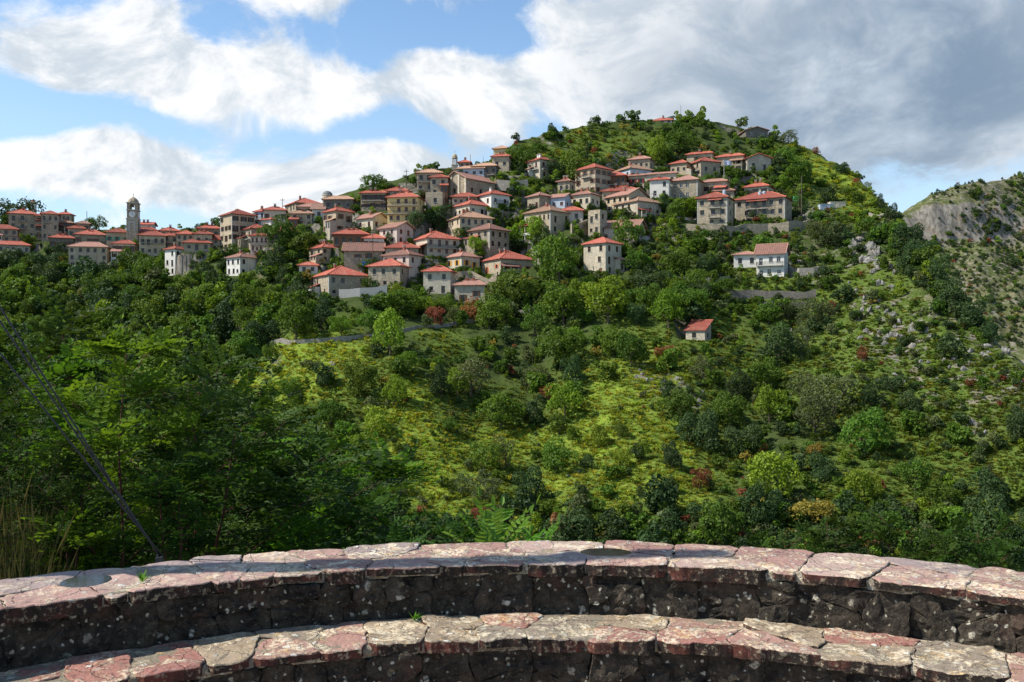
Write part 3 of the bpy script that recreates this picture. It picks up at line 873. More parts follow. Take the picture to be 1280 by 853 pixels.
HS(W_,'broad stone house with brown balcony doors above the cream house',94,132,132,294,307,'s','rh','5x1','',frame='wood_red',bal=(('F',.2,.1,.25),('F',.8,.1,.25)))
HS(P,'long cream and ochre house with pinkish roof above the left forest',86,134,140,309,336,'w','ph','5x3','1x2',lbl_ref='the long cream house')
HS(S,'stone house with green shutters left of the clock tower',133,161,161,291,307,'s','rh','3x1','',shut='green_paint')
HS(P,'pale yellow house with red hip roof just below the clock tower',141,168,172,305,326,'c','rh','4x2','1x2',lbl_ref='the pale yellow house under the clock tower')
HS(P,'small white gabled house with chimneys immediately right of the clock tower',171,190,195,281,291,'W','rg','2x1','1x1',chim=2,pitch=20)
HS(W_,'wide low red roofed house at the foot of the clock tower',162,203,203,291,300,'s','rh','5x1','')
HS(W_,'stone house with white awning balcony right of the pale yellow house',174,207,207,295,320,'w','rh','4x2','',bal=(('F',.5,.62,.85),))
HS(W_,'low red roofed house behind others, right of clock tower',200,224,224,289,299,'s','rh','3x1','',chim=1)
HS(W_,'small beige house with dark balcony behind the white blocky house',203,222,222,295,312,'w','rh','2x2','',bal=(('F',.5,.5,.7),))
HS(P,'white two tone house with red roof standing above the forest, left',206,219,235,311,344,'W','rh','2x3','2x3',lbl_ref='the white two tone house')
HS(W_,'ochre row house with red roof, left of its row above the white house',221,242,242,293,309,'w','rh','3x2','')
HS(W_,'ochre row house with tall pole beside it, right of its row',242,265,265,293,308,'w','rh','2x1','')
HS(W_,'house with red brick chimneys just left of the four storey stone house',248,275,275,286,299,'s','rh','3x1','',chim=2,bal=(('F',.7,.2,.4),))
HS(W_,'low red hip roofed house half hidden in trees below the row houses',230,263,263,304,314,'w','rh','3x1','')
HS('shed','tiny red roofed shed at the foot of the four storey stone house',264,275,275,300,306,'s','rm','1x1','',depth=3,cat='shed')
HS(S,'four storey stone tower house with red hip roof, tallest in the left village',275,290,319,267,313,'w','rh','3x4','3x4',lbl_ref='the four storey stone house',quoins=True)
HS(P,'narrow grey blue house with balconies right of the four storey house',318,330,340,264,285,'b','rh','2x2','1x2',bal=(('F',.5,.5,.8),))
HS(P,'cream house with open loggia behind the small white house',330,357,357,263,278,'c','rh','4x1','',chim=1,chmat='dark_stone')
HS(P,'small white house with red roof, mid slope above a long red roof',326,339,351,274,290,'W','rh','1x1','2x1')
HS(S,'dark stone house with balcony right of the four storey house base',303,314,337,285,312,'s','rh','2x2','2x2',bal=(('F',.5,.5,.8),))
HS(W_,'house with red wooden balcony posts under a long red roof',313,335,338,295,316,'k','rh','4x2','1x2',frame='wood_red',bal=(('F',.5,.48,.95),))
HS(W_,'long red roofed row climbing right beside the red balcony house',336,372,372,290,306,'s','rh','5x1','')
HS(P,'isolated white gabled house with brown roof sunk in the forest',283,300,322,321,344,'W','ph','3x2','2x2',chim=1,lbl_ref='the isolated brown roofed house')
HS(S,'long stone house with red roof on the skyline left of the rotunda',356,370,404,253,264,'s','rh','3x1','5x1')
HS(S,'stone house with pinkish roof below the long skyline house',372,398,398,259,270,'s','ph','5x1','')
HS('barn','plain white windowless building left of the grey stone house',390,405,405,262,274,'W','bm','1x1','',depth=5,cat='barn')
HS(S,'square stone house with tan roof and balcony below the skyline houses',363,390,393,267,284,'w','th','3x2','1x2',bal=(('F',.4,.5,.3),))
HS(S,'dark creeper clad building with tan roof beside the domed rotunda',404,441,445,249,264,'d','th','3x1','1x1')
HS(S,'square two storey stone house with eight white edged windows below the rotunda',404,420,441,263,291,'s','rh','3x2','2x2',lbl_ref='the square stone house under the rotunda')
HS(S,'stone house with long red roof at the lower left tip of the village',391,411,460,343,371,'s','rh','2x2','4x2',lbl_ref='the lowest left village house',quoins=True,chim=1)
HS(S,'terraced stone house with three red gables above the long white walled lane',386,403,428,309,328,'w','rh','2x2','3x2',chim=3)
HS('shed','small red roofed shed low on the slope left of the lowest house',374,397,397,332,341,'W','rh','2x1','',depth=4,cat='shed')
# --- centre
HS(S,'stone house with upper balcony left of the yellow three storey house',451,482,484,241,262,'s','rh','5x2','1x2',bal=(('F',.5,.52,.9),))
HS(P,'three storey yellow house with two long wooden balconies',484,522,531,246,277,'y','rh','4x3','1x3',frame='wood_red',bal=(('F',.5,.33,.98),('F',.5,.66,.98)),lbl_ref='the yellow balcony house')
HS(W_,'low red roofed house on the skyline behind the yellow balcony house',482,512,512,239,247,'s','rh','4x1','',chim=1)
HS(P,'whitewashed house with pinkish roof and corner balcony below the rocks',445,466,485,272,287,'c','pg','2x1','2x1',bal=(('F',.3,.25,.5),),frame='wood_red')
HS(P,'brick and stone house with sagging pinkish roof, centre left',474,496,517,284,304,'k','pg','2x2','2x2',frame='wood_red')
HS(W_,'wide red roofed house with dark timber porch, centre left',417,460,460,293,307,'B','rh','5x1','')
HS(P,'small white house under red roofs, left of the cypress',455,480,480,298,311,'W','rh','4x1','',frame='wood_red')
HS(P,'large white house with broad red roof and full length balcony, village centre',512,534,575,297,318,'p','rh','2x1','4x2',frame='wood_red',bal=(('R',.5,.42,.98),),lbl_ref='the broad red roofed balcony house')
HS(W_,'orange red roofed house squeezed behind the cream square house',482,523,523,310,322,'s','rh','4x1','',chim=1)
HS(P,'cream square house with pinkish hip roof and four windows',478,511,534,318,344,'k','ph','3x2','2x2',lbl_ref='the cream square house')
HS(S,'stone house with outside stair and hip roof in front of the cream house',460,500,515,332,360,'s','rh','3x2','2x2',lbl_ref='the stone house with outside stair',frame='wood_dark')
HS(S,'low ruined house with collapsing pink roof in the centre left lane',430,478,478,314,326,'s','pg','4x1','',pitch=30)
HS(S,'cube shaped stone house with two upper windows at lower edge of village',529,563,569,339,367,'p','rh','2x2','1x1',lbl_ref='the cube shaped stone house')
HS(S,'small stone house with pinkish roof, lowest of the centre houses',568,606,612,356,378,'p','ph','2x1','1x1',lbl_ref='the lowest centre house')
HS(S,'small stone house with amber shutters behind the cube shaped house',557,577,600,320,336,'p','ph','2x1','2x1',shut='amber')
HS(P,'grey house with orange shutters and two red chimneys',601,626,668,323,341,'s','rh','2x1','3x1',shut='orange',chim=2,lbl_ref='the orange shuttered house')
HS(S,'two storey stone house with dull red roof right of the broad balcony house',584,612,637,286,310,'s','ph','3x2','3x2',quoins=True)
HS(S,'beige stone house with peach coloured roof and long window rows',557,575,616,271,292,'w','th','3x2','5x2',lbl_ref='the peach roofed stone house')
HS(P,'white fronted house with red roof right of the church wall',561,587,618,255,271,'p','rh','5x1','3x1')
HS(W_,'low red roofed house pressed against the church front',565,596,596,246,256,'s','rh','4x1','')
HS(P,'white gabled house with red roof and balcony below the church side',595,614,637,242,258,'W','rh','2x1','2x1',chim=1,bal=(('R',.5,.3,.7),),chmat='paint_white')
# --- upper centre
HS(S,'weathered house with upper balcony at left end of the church terrace',521,552,552,216,240,'s','th','3x2','',bal=(('F',.4,.5,.7),))
HS(S,'red roofed house between weathered balcony house and the church',538,560,560,222,245,'s','rh','2x2','')
HS('ruin','roofless square stone shell below the church front',532,553,556,240,260,'s','bn','1x1','1x1',cat='ruin')
HS(P,'pale blue walled house with tan roof above the church',571,605,608,210,221,'b','th','4x1','1x1')
HS(W_,'brown roofed house with dark loggia right of the pale blue house',590,620,624,207,220,'d','th','4x1','1x1',bal=(('F',.8,.1,.3),))
HS(W_,'small red roofed house beside the domed belfry',574,588,588,203,210,'s','rh','2x1','',chim=1)
HS(S,'stone tower house with red roof at the upper end of the church row',615,636,639,195,213,'s','rh','2x1','1x1')
HS(P,'small yellow and blue topped house above the stone tower house',617,634,639,185,203,'y','th','2x1','1x1',shut='blue_paint')
HS(P,'detached white and stone house with two white chimneys, high centre slope',659,675,693,199,223,'p','rh','2x2','2x2',frame='wood_red',chim=2,chmat='paint_white',bal=(('F',.5,.5,.7),('R',.5,.5,.8)),lbl_ref='the detached house with two white chimneys')
# --- right cluster
HS(S,'three storey stone house with red hip roof, left of the upper right cluster',718,744,766,209,242,'s','rh','3x3','3x3',bal=(('F',.6,.66,.4),),frame='wood_brown',lbl_ref='the upper three storey stone house')
HS(S,'small stone house with balcony left of the upper three storey house',697,712,719,226,242,'s','ph','2x1','1x1',bal=(('F',.7,.3,.5),))
HS(S,'stone house with red balcony doors above the tan roofed school like house',659,674,690,244,261,'s','ph','2x1','1x1',frame='wood_red',bal=(('F',.5,.1,.9),))
HS(P,'pale blue house with rusty roof between two stone houses',688,706,714,246,262,'b','pg','2x1','1x1',frame='wood_red')
HS(P,'beige house with pale red roof and dark windows, right cluster left',714,738,750,242,259,'c','ph','3x1','2x1',lbl_ref='the beige house of the right cluster')
HS(S,'long stone house with tan hip roof and tall narrow windows, arched doorway',655,688,715,263,293,'w','th','6x2','2x2',lbl_ref='the tan roofed long house',quoins=True)
HS(W_,'low red roofed outbuilding right of the tan roofed long house',700,728,728,263,277,'k','rh','2x1','')
HS(P,'blue walled house with wide tan roof, upper right cluster',766,788,815,210,224,'b','th','3x1','3x1')
HS(S,'stone house with chimney and loggia at top of the right cluster',785,812,818,198,213,'s','ph','4x1','1x1',chim=1)
HS(W_,'timber galleried house with red roof below the blue walled house',752,782,782,219,242,'B','rh','5x2','',bal=(('F',.5,.5,.98),))
HS(S,'small stone house with brown roof and corner balcony, mid right cluster',780,805,806,219,233,'w','ph','3x1','1x1',bal=(('F',.3,.1,.5),))
HS(P,'cream house with red window and brown roof, mid right cluster',805,845,846,216,232,'c','ph','4x1','1x1',frame='wood_red')
HS(W_,'wide red roofed house behind the gabled beige house, right cluster',752,800,800,238,252,'w','rh','5x1','')
HS(S,'beige stone house with gable end and dark slatted roof, right cluster',757,786,810,243,262,'w','pg','4x2','2x1',pitch=26)
HS(S,'white washed stone house with broken tan roof above the ruined tower',767,797,827,251,272,'p','th','4x2','3x1',frame='wood_brown',lbl_ref='the whitewashed stone house')
HS('ruin','roofless stone tower ruin with empty window holes',735,750,759,262,295,'s','bn','2x2','1x2',cat='ruin',lbl_ref='the roofless tower ruin')
HS(S,'brick and stone cottage with rusty roof right of the roofless tower',751,797,807,283,303,'k','pg','4x1','1x1',frame='wood_red')
HS(S,'tall narrow stone house with bright red roof standing alone in the trees',729,757,777,303,344,'p','rh','2x3','2x3',frame='wood_brown',lbl_ref='the lone tall stone house',doors=(('F',1),))
HS(P,'white house joined to a long grey stone house, left part',812,836,838,224,246,'W','rh','2x2','',frame='wood_dark')
HS(S,'long grey stone house with white blind windows above the round trees',838,872,880,224,249,'s','ph','4x2','1x2',frame='paint_white',quoins=True,lbl_ref='the long grey stone house')
HS(W_,'stone house with large red timber door right of the long grey house',876,908,911,226,243,'s','ph','3x1','1x1',frame='wood_red',wide=1.8)
HS(S,'long beige stone house with red roof, left of the upper red roofed group',838,858,866,203,218,'w','rh','3x1','1x1')
HS(S,'stone house with red roof and orange door beside the flag',859,876,900,201,220,'s','rh','2x2','2x1',bal=(('F',.5,.4,.8),),lbl_ref='the stone house beside the flag')
HS(W_,'stone house with highest red roof of the upper right group',858,890,892,191,203,'w','rh','4x1','')
HS(W_,'wide red roofed stone house with chimney right of the flag',895,929,932,194,209,'s','rh','3x1','',chim=1)
HS('barn','red roofed stone barn at right end of the upper group',928,934,964,198,213,'p','rg','1x1','2x1',cat='barn',pitch=20)
HS('cabin','dark timber cabin with white gable on the hilltop skyline',922,932,960,163,172,'d','tg','1x1','2x1',cat='cabin',frame='paint_white',pitch=16,lbl_ref='the hilltop cabin')
HS(W_,'low red roofed house peeping over the hilltop trees',815,840,840,150,154,'k','rh','3x1','')
HS('apartment_block','left and narrower of two paired three storey stone blocks with bright red roofs',871,909,917,246,282,'s','rh','3x3','1x3',quoins=True,frame='wood_dark',bal=(('F',.6,.30,.38),('F',.6,.64,.38)),awn=(('F',.6,.95,.45),),drop=8,lbl_ref='the paired stone apartment blocks',cat='house',wide=1.3)
HS('apartment_block','right and wider of two paired three storey stone blocks with four dark balconies',917,981,990,246,281,'s','rh','6x3','1x3',quoins=True,frame='wood_dark',bal=(('F',.34,.30,.19),('F',.56,.30,.19),('F',.34,.63,.19),('F',.56,.63,.19)),awn=(('F',.45,.95,.42),),drop=8,cat='house',wide=1.35)
HS(W_,'small white walled house with red pyramid roof behind the paired blocks',930,960,967,232,244,'p','rh','3x1','1x1')
HS(W_,'brown roofed stone house behind the left paired block',892,917,917,238,250,'s','ph','2x1','')
HS(P,'white gabled house with large pinkish roof and balcony, alone on right slope',945,980,985,316,347,'W','pg','3x2','1x2',frame='paint_white',bal=(('F',.5,.50,.95),),pitch=44,depth=8,lbl_ref='the white gabled house on the right slope')
HS('garage','lower wing with pinkish roof left of the white gabled house',917,946,946,318,333,'W','ph','2x1','',cat='house',pitch=18)
HS('shed','small stone shed with rusty red sheet roof alone on the green slope',857,881,889,413,425,'p','rm','1x1','1x1',cat='shed',depth=4,pitch=26,lbl_ref='the red roofed shed',over=.4)
# ------------------------------------------------------------------ church, towers, walls, poles
ch = HS('church','large stone church with gabled front and pale pilasters above the village centre',555,583,620,223,249,'s','pf','1x1','3x1',cat='church',pitch=27,ratio=.75,lbl_ref='the stone church',frame='wood_dark')
ch_ = HOUSES[ch['label']]
for k in (0.0, .33, .67, 1.0):
    b = MB(); x = -ch_['L']/2 + k*ch_['L']; w = .38
    x = min(max(x, -ch_['L']/2+w), ch_['L']/2-w)
    b.box(x-w, x+w, -ch_['D']/2-.28, -ch_['D']/2, -5, ch_['H']+ (.2 if k in (0.0, 1.0) else 2.0))
    b.build('pilaster', M['pale_stone'], ch)

cut_terraces()
build_ground()

def arch_panel(b, w, h, cx, ow, oz0, oz1, t, mi=0):
    """wall panel in the xz plane (thickness t) with a round headed opening"""
    n = 8; r = ow/2; zc = oz1 - r
    inner = [(cx-r, oz0), (cx-r, zc)] + [(cx - r*math.cos(PI*k/n), zc + r*math.sin(PI*k/n)) for k in range(1, n)] + [(cx+r, zc), (cx+r, oz0)]
    # pieces left, right, and fan on top
    for y in (0, t):
        pts = [(-w/2, 0), (-w/2, h)] ; 
        b.add([(-w/2, y, 0), (cx-r, y, 0), (cx-r, y, zc), (-w/2, y, zc)], [(0, 1, 2, 3)], mi)
        b.add([(cx+r, y, 0), (w/2, y, 0), (w/2, y, zc), (cx+r, y, zc)], [(0, 1, 2, 3)], mi)
        if oz0 > 0: b.add([(cx-r, y, 0), (cx+r, y, 0), (cx+r, y, oz0), (cx-r, y, oz0)], [(0, 1, 2, 3)], mi)
        arc = inner[1:-1]
        for i in range(len(arc)-1):
            (x0, z0), (x1, z1) = arc[i], arc[i+1]
            X0 = -w/2 + w*i/(len(arc)-1); X1 = -w/2 + w*(i+1)/(len(arc)-1)
            b.add([(x0, y, z0), (x1, y, z1), (X1, y, h), (X0, y, h)], [(0, 1, 2, 3)], mi)
        b.add([(-w/2, y, zc), (cx-r, y, zc), (-w/2, y, h)], [(0, 1, 2)], mi)
        b.add([(cx+r, y, zc), (w/2, y, zc), (w/2, y, h)], [(0, 1, 2)], mi)
    for i in range(len(inner)-1):
        (x0, z0), (x1, z1) = inner[i], inner[i+1]
        b.add([(x0, 0, z0), (x1, 0, z1), (x1, t, z1), (x0, t, z0)], [(0, 1, 2, 3)], mi)

def clock_tower():
    p = rayd(164, 303); y = p.y; m = y/F
    w = 13.5*m; z = lambda v: (303-v)*m
    root = empty('clock_tower', p + Vector((0, w/2, 0)), -math.atan(p.x/p.y) - R_(14))
    tag(root, 'tall square stone clock tower with open arched belfry and small dome', 'tower')
    b = MB(); h1 = z(274)
    b.box(-w/2, w/2, -w/2, w/2, -4, h1)
    b.build('shaft', M['stone'], root)
    b = MB(); b.box(-w/2-.18, w/2+.18, -w/2-.18, w/2+.18, h1+.003, h1+.35); b.build('cornice', M['quoin'], root)
    # recessed arch on each face of the shaft
    b = MB(); w2 = w*.93; h2 = z(263)-h1-.35
    b.box(-w2/2, w2/2, -w2/2, w2/2, h1+.353, h1+.35+h2); b.build('clock_stage', M['stone'], root)
    zc = h1+.35+h2*.5
    for k in range(4):
        c = MB(); n = 20; r = w*.24
        c.lathe([(0, .06), (r, .06), (r*1.15, .0)], n)
        o = c.build('clock_face', M['paint_white'], root)
        a = k*PI/2
        o.rotation_euler = (PI/2, 0, a); o.location = (math.sin(a)*w2/2*1.0, -math.cos(a)*w2/2, zc)
        hb = MB(); hb.box(-.04, .04, 0, r*.7, .07, .09); hb.box(0, r*.5, -.04, .04, .07, .09)
        hb.build('clock_hands', M['iron'], o)
        nb = MB(); arch_panel(nb, w*.62, h1*.42, 0, w*.36, 0, h1*.36, .18)
        q = nb.build('arch', M['quoin'], root, (math.sin(a)*(w/2+.2), -math.cos(a)*(w/2+.2), h1*.48), a)
    b = MB(); b.box(-w/2-.1, w/2+.1, -w/2-.1, w/2+.1, h1+.353+h2, h1+.65+h2); b.build('cornice', M['quoin'], root)
    hb0 = h1+.653+h2; hb = z(254)-hb0
    for k in range(4):
        a = k*PI/2; nb = MB(); arch_panel(nb, w2, hb, 0, w2*.5, 0, hb*.86, .35)
        nb.build('belfry_arch', M['stone'], root, (math.sin(a)*w2/2, -math.cos(a)*w2/2, hb0), a)
    b = MB(); b.lathe([(.02, .5), (.18, .45), (.3, .1), (.42, -.2), (.4, -.22), (.01, -.2)], 12)
    b.build('bell', M['iron'], root, (0, 0, hb0+hb*.55), smooth=True)
    b = MB(); t = hb0+hb; b.box(-w/2-.15, w/2+.15, -w/2-.15, w/2+.15, t+.003, t+.3); b.build('cornice', M['quoin'], root)
    b = MB(); rr = w*.5
    b.lathe([(rr, t+.303), (rr*.97, t+.8), (rr*.82, t+1.4), (rr*.6, t+1.9), (rr*.33, t+2.3), (rr*.12, t+2.6), (.02, t+2.7)], 8)
    b.build('dome', M['stone'], root)
    b = MB(); b.box(-.05, .05, -.05, .05, t+2.65, t+3.9); b.box(-.3, .3, -.04, .04, t+3.3, t+3.42); b.build('cross', M['iron'], root)
clock_tower()

def rotunda():
    p = rayd(408, 262); m = p.y/F; r = 6.2*m
    root = empty('rotunda', p + Vector((0, r, 0)))
    tag(root, 'round stone drum with grey dome on the skyline beside a creeper clad building', 'rotunda')
    b = MB(); h = (262-244)*m; b.lathe([(r, -4), (r, h), (r*1.06, h+.01), (r*1.06, h+.3)], 20); b.build('drum', M['pale_stone'], root, smooth=False)
    b = MB(); b.lathe([(r*1.06, h+.3), (r*.98, h+.75), (r*.75, h+1.25), (r*.4, h+1.65), (.02, h+1.8)], 20); b.build('dome', M['slate'], root, smooth=True)
    for k in range(6):
        a = k*PI/3+.3; w = MB(); w.box(-.25, .25, -.05, .05, 0, 1.2)
        w.build('window', M['glass'], root, (r*math.cos(a), r*math.sin(a), h*.6), a+PI/2)
rotunda()

def belfry():
    p = rayd(568, 221); m = p.y/F
    root = empty('belfry', p + Vector((0, 2, 0)))
    tag(root, 'slim domed belfry with open arches rising behind the church roof', 'belfry')
    w = 7.0*m; h0 = (221-206)*m; h1 = (206-200)*m+.6
    b = MB(); b.box(-w/2, w/2, -w/2, w/2, -3, h0); b.build('shaft', M['pale_stone'], root)
    b = MB(); b.box(-w/2-.15, w/2+.15, -w/2-.15, w/2+.15, h0+.003, h0+.25); b.build('cornice', M['quoin'], root)
    for k in range(8):
        a = k*PI/4; c = MB(); c.tube([(0, 0, 0), (0, 0, h1)], .16, 6)
        c.build('column', M['quoin'], root, (w*.42*math.cos(a), w*.42*math.sin(a), h0+.25))
    t = h0+.25+h1
    b = MB(); b.lathe([(w*.56, t), (w*.56, t+.25), (w*.5, t+.26), (w*.48, t+.8), (w*.36, t+1.35), (w*.15, t+1.7), (.04, t+1.8), (.04, t+2.6)], 10); b.build('dome', M['warm_stone'], root)
    b = MB(); b.box(-.25, .25, -.03, .03, t+2.35, t+2.43); b.box(-.04, .04, -.04, .04, t+2.6, t+2.9); b.build('cross', M['iron'], root)
belfry()
def red_belfry():
    p = rayd(37, 284); m = p.y/F
    root = empty('belfry', p + Vector((0, 3, 0)))
    tag(root, 'small belfry with pointed red cap beside the dark tree at far left', 'belfry')
    b = MB()
    for sx in (-1, 1):
        for sy in (-1, 1): b.box(sx*.7-.2, sx*.7+.2, sy*.7-.2, sy*.7+.2, -2, (284-249)*m)
    b.build('pillars', M['stone'], root)
    t = (284-249)*m
    b = MB(); b.box(-1, 1, -1, 1, t+.003, t+.3); b.build('cornice', M['quoin'], root)
    b = MB(); b.lathe([(1.1, t+.303), (.7, t+.9), (.2, t+1.6), (.02, t+1.9)], 8); b.build('roof', M['roof_red'], root)
red_belfry()

def wall_line(name, label, pts, h, th=.6, mat='terrace_stone', cat='wall', sub=3.0, top=True, drop=1.5):
    """dry stone wall on the ground along photo points"""
    P3 = [ray(u, v) for (u, v) in pts]
    P3 = [q for q in P3 if q is not None]
    fine = []
    for a, b in zip(P3[:-1], P3[1:]):
        n = max(1, int((b-a).length/sub))
        for k in range(n): fine.append(a.lerp(b, k/n))
    fine.append(P3[-1])
    rr = random.Random(len(label))
    org = fine[0].copy()
    for q in fine: q.z = height(q.x, q.y)
    b = MB(); n = len(fine); V = []
    for i, q in enumerate(fine):
        t = (fine[min(i+1, n-1)] - fine[max(i-1, 0)]); t.z = 0; t.normalize()
        nrm = Vector((-t.y, t.x, 0))
        hh = h*(1+rr.uniform(-.08, .08))
        for (o, z) in ((-th/2, -drop), (-th/2, hh), (th/2, hh), (th/2, -drop)): V.append(q + nrm*o + Vector((0, 0, z)) - org)
    fs = []
    for i in range(n-1):
        for k in range(3): fs.append((i*4+k, i*4+4+k, i*4+5+k, i*4+k+1))
    fs += [(0, 1, 2, 3), ((n-1)*4+3, (n-1)*4+2, (n-1)*4+1, (n-1)*4)]
    b.add(V, fs)
    o = b.build(name, M[mat], None, org)
    tag(o, label, cat)
    return o
wall_line('retaining_wall', 'long stone retaining wall carrying the two paired stone blocks', [(858,292),(880,292),(905,293),(930,292),(960,291),(985,289),(1012,285)], 2.8, .8, 'stone')
wall_line('path_wall', 'thin pale parapet wall running across the slope below the village', [(335,431),(370,430),(400,428),(440,425),(470,422),(500,417),(540,411),(575,405)], 1.0, .5, 'terrace_stone')
wall_line('path_wall', 'short pale parapet climbing right from the lowest centre house', [(578,404),(610,398),(640,392),(672,386)], .9, .5, 'terrace_stone')
wall_line('terrace_wall', 'dark terrace wall below the white gabled house on the right slope', [(905,370),(940,372),(975,373),(1020,371)], 2.0, .7, 'dark_stone')
wall_line('terrace_wall', 'second terrace wall below the white gabled house, the lower one', [(948,383),(985,384),(1012,383)], 1.2, .7, 'dark_stone')
wall_line('terrace_wall', 'rough stone terrace wall right of the white gabled house', [(986,343),(1000,345),(1018,345),(1030,343)], 2.2, .8, 'terrace_stone')
wall_line('terrace_wall', 'grey lane wall left of the white gabled house on the right slope', [(840,351),(865,352),(890,353),(912,351)], 1.2, .6, 'terrace_stone')
wall_line('terrace_wall', 'stained concrete yard wall right of the lowest left village house', [(424,372),(450,371),(484,367)], 2.4, .5, 'concrete')
wall_line('terrace_wall', 'stone wall below the orange shuttered house', [(568,350),(590,350),(622,351)], 2.6, .6, 'stone')
wall_line('terrace_wall', 'long terrace wall below the church, left of the detached house', [(622,233),(640,234),(660,233)], 2.2, .6, 'terrace_stone')
wall_line('terrace_wall', 'upper overgrown terrace wall right of the church', [(636,226),(655,225),(665,222)], 1.6, .6, 'terrace_stone')
wall_line('terrace_wall', 'lower mossy terrace wall below the blue tarpaulin right of the church', [(640,245),(655,246),(668,246)], 2.0, .6, 'dark_stone')
wall_line('lane_wall', 'pale lane edge below the long grey stone house', [(822,273),(840,274),(858,275),(871,276)], .8, .5, 'concrete')
wall_line('lane_wall', 'sloping lane wall climbing past the big dark tree', [(660,325),(672,318),(684,309)], 1.0, .5, 'concrete')
wall_line('terrace_wall', 'dark wall beside the tan roofed long house', [(714,292),(724,290),(734,286)], 3.0, .6, 'stone')
wall_line('field_wall', 'broken field wall at the right crest of the hill', [(1085,268),(1105,270),(1122,272)], .8, .6, 'terrace_stone')

# utility poles and masts
def pole(label, u, vt, vb, r=.14, arm=True, mat='pole_wood', lean=0.0, name='utility_pole', cat='pole'):
    p = rayd(u, vb)
    h = (vb-vt)*p.y/F
    root = empty(name, p); tag(root, label, cat, 'poles on the hillside')
    b = MB(); b.tube([(0, 0, -1), (lean*h, 0, h)], [r, r*.65], 7); b.build('shaft', M[mat], root)
    if arm:
        b = MB(); b.box(-.8+lean*h, .8+lean*h, -.06, .06, h-.75, h-.62); b.build('crossarm', M[mat], root)
        for x in (-.65, 0.3, .65):
            b = MB(); b.tube([(x+lean*h, 0, h-.62), (x+lean*h, 0, h-.4)], .06, 6); b.build('insulator', M['paint_white'], root)
    return root
for a in [('tall pole on the skyline left of the church terrace',508,212,240),('thin mast on skyline just left of the weathered balcony house',520,211,233),
          ('pole standing behind the cream loggia house on the ridge',353,248,266),('leaning skyline pole above the left village roofs',109,260,285,.16,False,'pole_wood',-.02),
          ('short skyline pole between left village and clock tower',124,268,290),('pole beside the ochre row houses',241,284,304),
          ('thin mast on the hilltop above the red roof',851,132,156,.1,False,'iron'),('tall bare grey pole right of the paired blocks',1002,220,276,.2,False),
          ('second leaning pole right of the paired blocks',998,232,268,.12,False,'pole_wood',.03),
          ('pole in the lane above the stone house with outside stair',466,288,328),('short pole beside the lowest left village house',449,322,356),
          ('pole rising from the trees left of the lone tall house',663,302,335,.12),('pole in front of the whitewashed stone house',817,240,280,.12),
          ('dark pole in the garden below the paired blocks',900,300,318,.14,False),('pole in front of the stone house beside the flag',912,220,262,.12,False),
          ('mast behind the belfry on the skyline',588,193,212,.1,False,'iron'),('thin antenna mast beside the red roofed house above the church',604,196,212,.08,False,'iron')]:
    pole(*a)
# flag
p = rayd(905, 222); root = empty('flag', p); tag(root, 'blue and white striped flag on a pole in the upper right cluster', 'flag')
hh = 22*p.y/F
b = MB(); b.tube([(0, 0, -1), (0, 0, hh)], .06, 6); b.build('pole', M['paint_white'], root)
b = MB(); n = 9
for k in range(n):
    z1 = hh-.1-k*.19; z0 = z1-.19
    for j in range(8):
        x0, x1 = j*.33, (j+1)*.33
        yf = lambda x: .18*math.sin(x*2.4)
        dr_ = lambda x: -.12*x
        mi = 0 if k % 2 == 0 else 1
        if k < 5 and j < 3: mi = 1 if (k == 2 or j == 1) else 0
        b.add([(x0, yf(x0), z0+dr_(x0)), (x1, yf(x1), z0+dr_(x1)), (x1, yf(x1), z1+dr_(x1)), (x0, yf(x0), z1+dr_(x0))], [(0, 1, 2, 3)], mi)
b.build('cloth', [M['blue_paint'], M['paint_white']], root)
# tarpaulins, container and rubble of the yard right of the paired blocks
def tarp(label, u, v, w, h, mat, name='tarpaulin', cat='tarpaulin'):
    p = rayd(u, v); m = p.y/F; W2 = w*m; H2 = h*m
    b = MB(); n = 6; V = []; fs = []
    for i in range(n+1):
        for j in range(n+1):
            V.append((-W2/2+W2*i/n, .25*math.sin(i*1.3+j*.9), H2*j/n+.1*math.sin(i*2)))
    for i in range(n):
        for j in range(n): k = i*(n+1)+j; fs.append((k, k+n+1, k+n+2, k+1))
    b.add(V, fs)
    b.add([(v_[0], v_[1]+.12, v_[2]) for v_ in V], [f[::-1] for f in fs])
    o = b.build(name, M[mat], None, p+Vector((0, -1, 0)), -math.atan(p.x/p.y)); tag(o, label, cat)
tarp('bright green tarpaulin hung at the right end of the paired blocks', 994, 253, 8, 7, 'tarp_green')
tarp('small blue tarpaulin on the terrace right of the church', 641, 239, 6, 3, 'blue_paint')
tarp('blue and white laundry sheet beside the stone house with outside stair', 458, 333, 9, 6, 'blue_paint', 'laundry', 'laundry')
p = rayd(1046, 259); b = MB(); b.box(-2.6, 2.6, -1.2, 1.2, -.6, 1.5); b.box(-2.7, 2.7, -1.3, 1.3, 1.503, 1.62); b.box(-.5, .4, -1.26, -1.2, -.2, 1.2)
tag(b.build('container', M['cream'], None, p), 'small cream storage container in the rubble right of the paired blocks', 'container')
p = rayd(1032, 261); b = MB(); b.box(-2.2, 2.2, -1.2, 1.2, -.6, 1.3); b.box(-2.3, 2.3, -1.3, 1.3, 1.303, 1.42); b.box(.2, 1.0, -1.25, -1.2, -.2, 1.0)
tag(b.build('container', M['blue'], None, p), 'blue grey storage container left of the cream one', 'container')
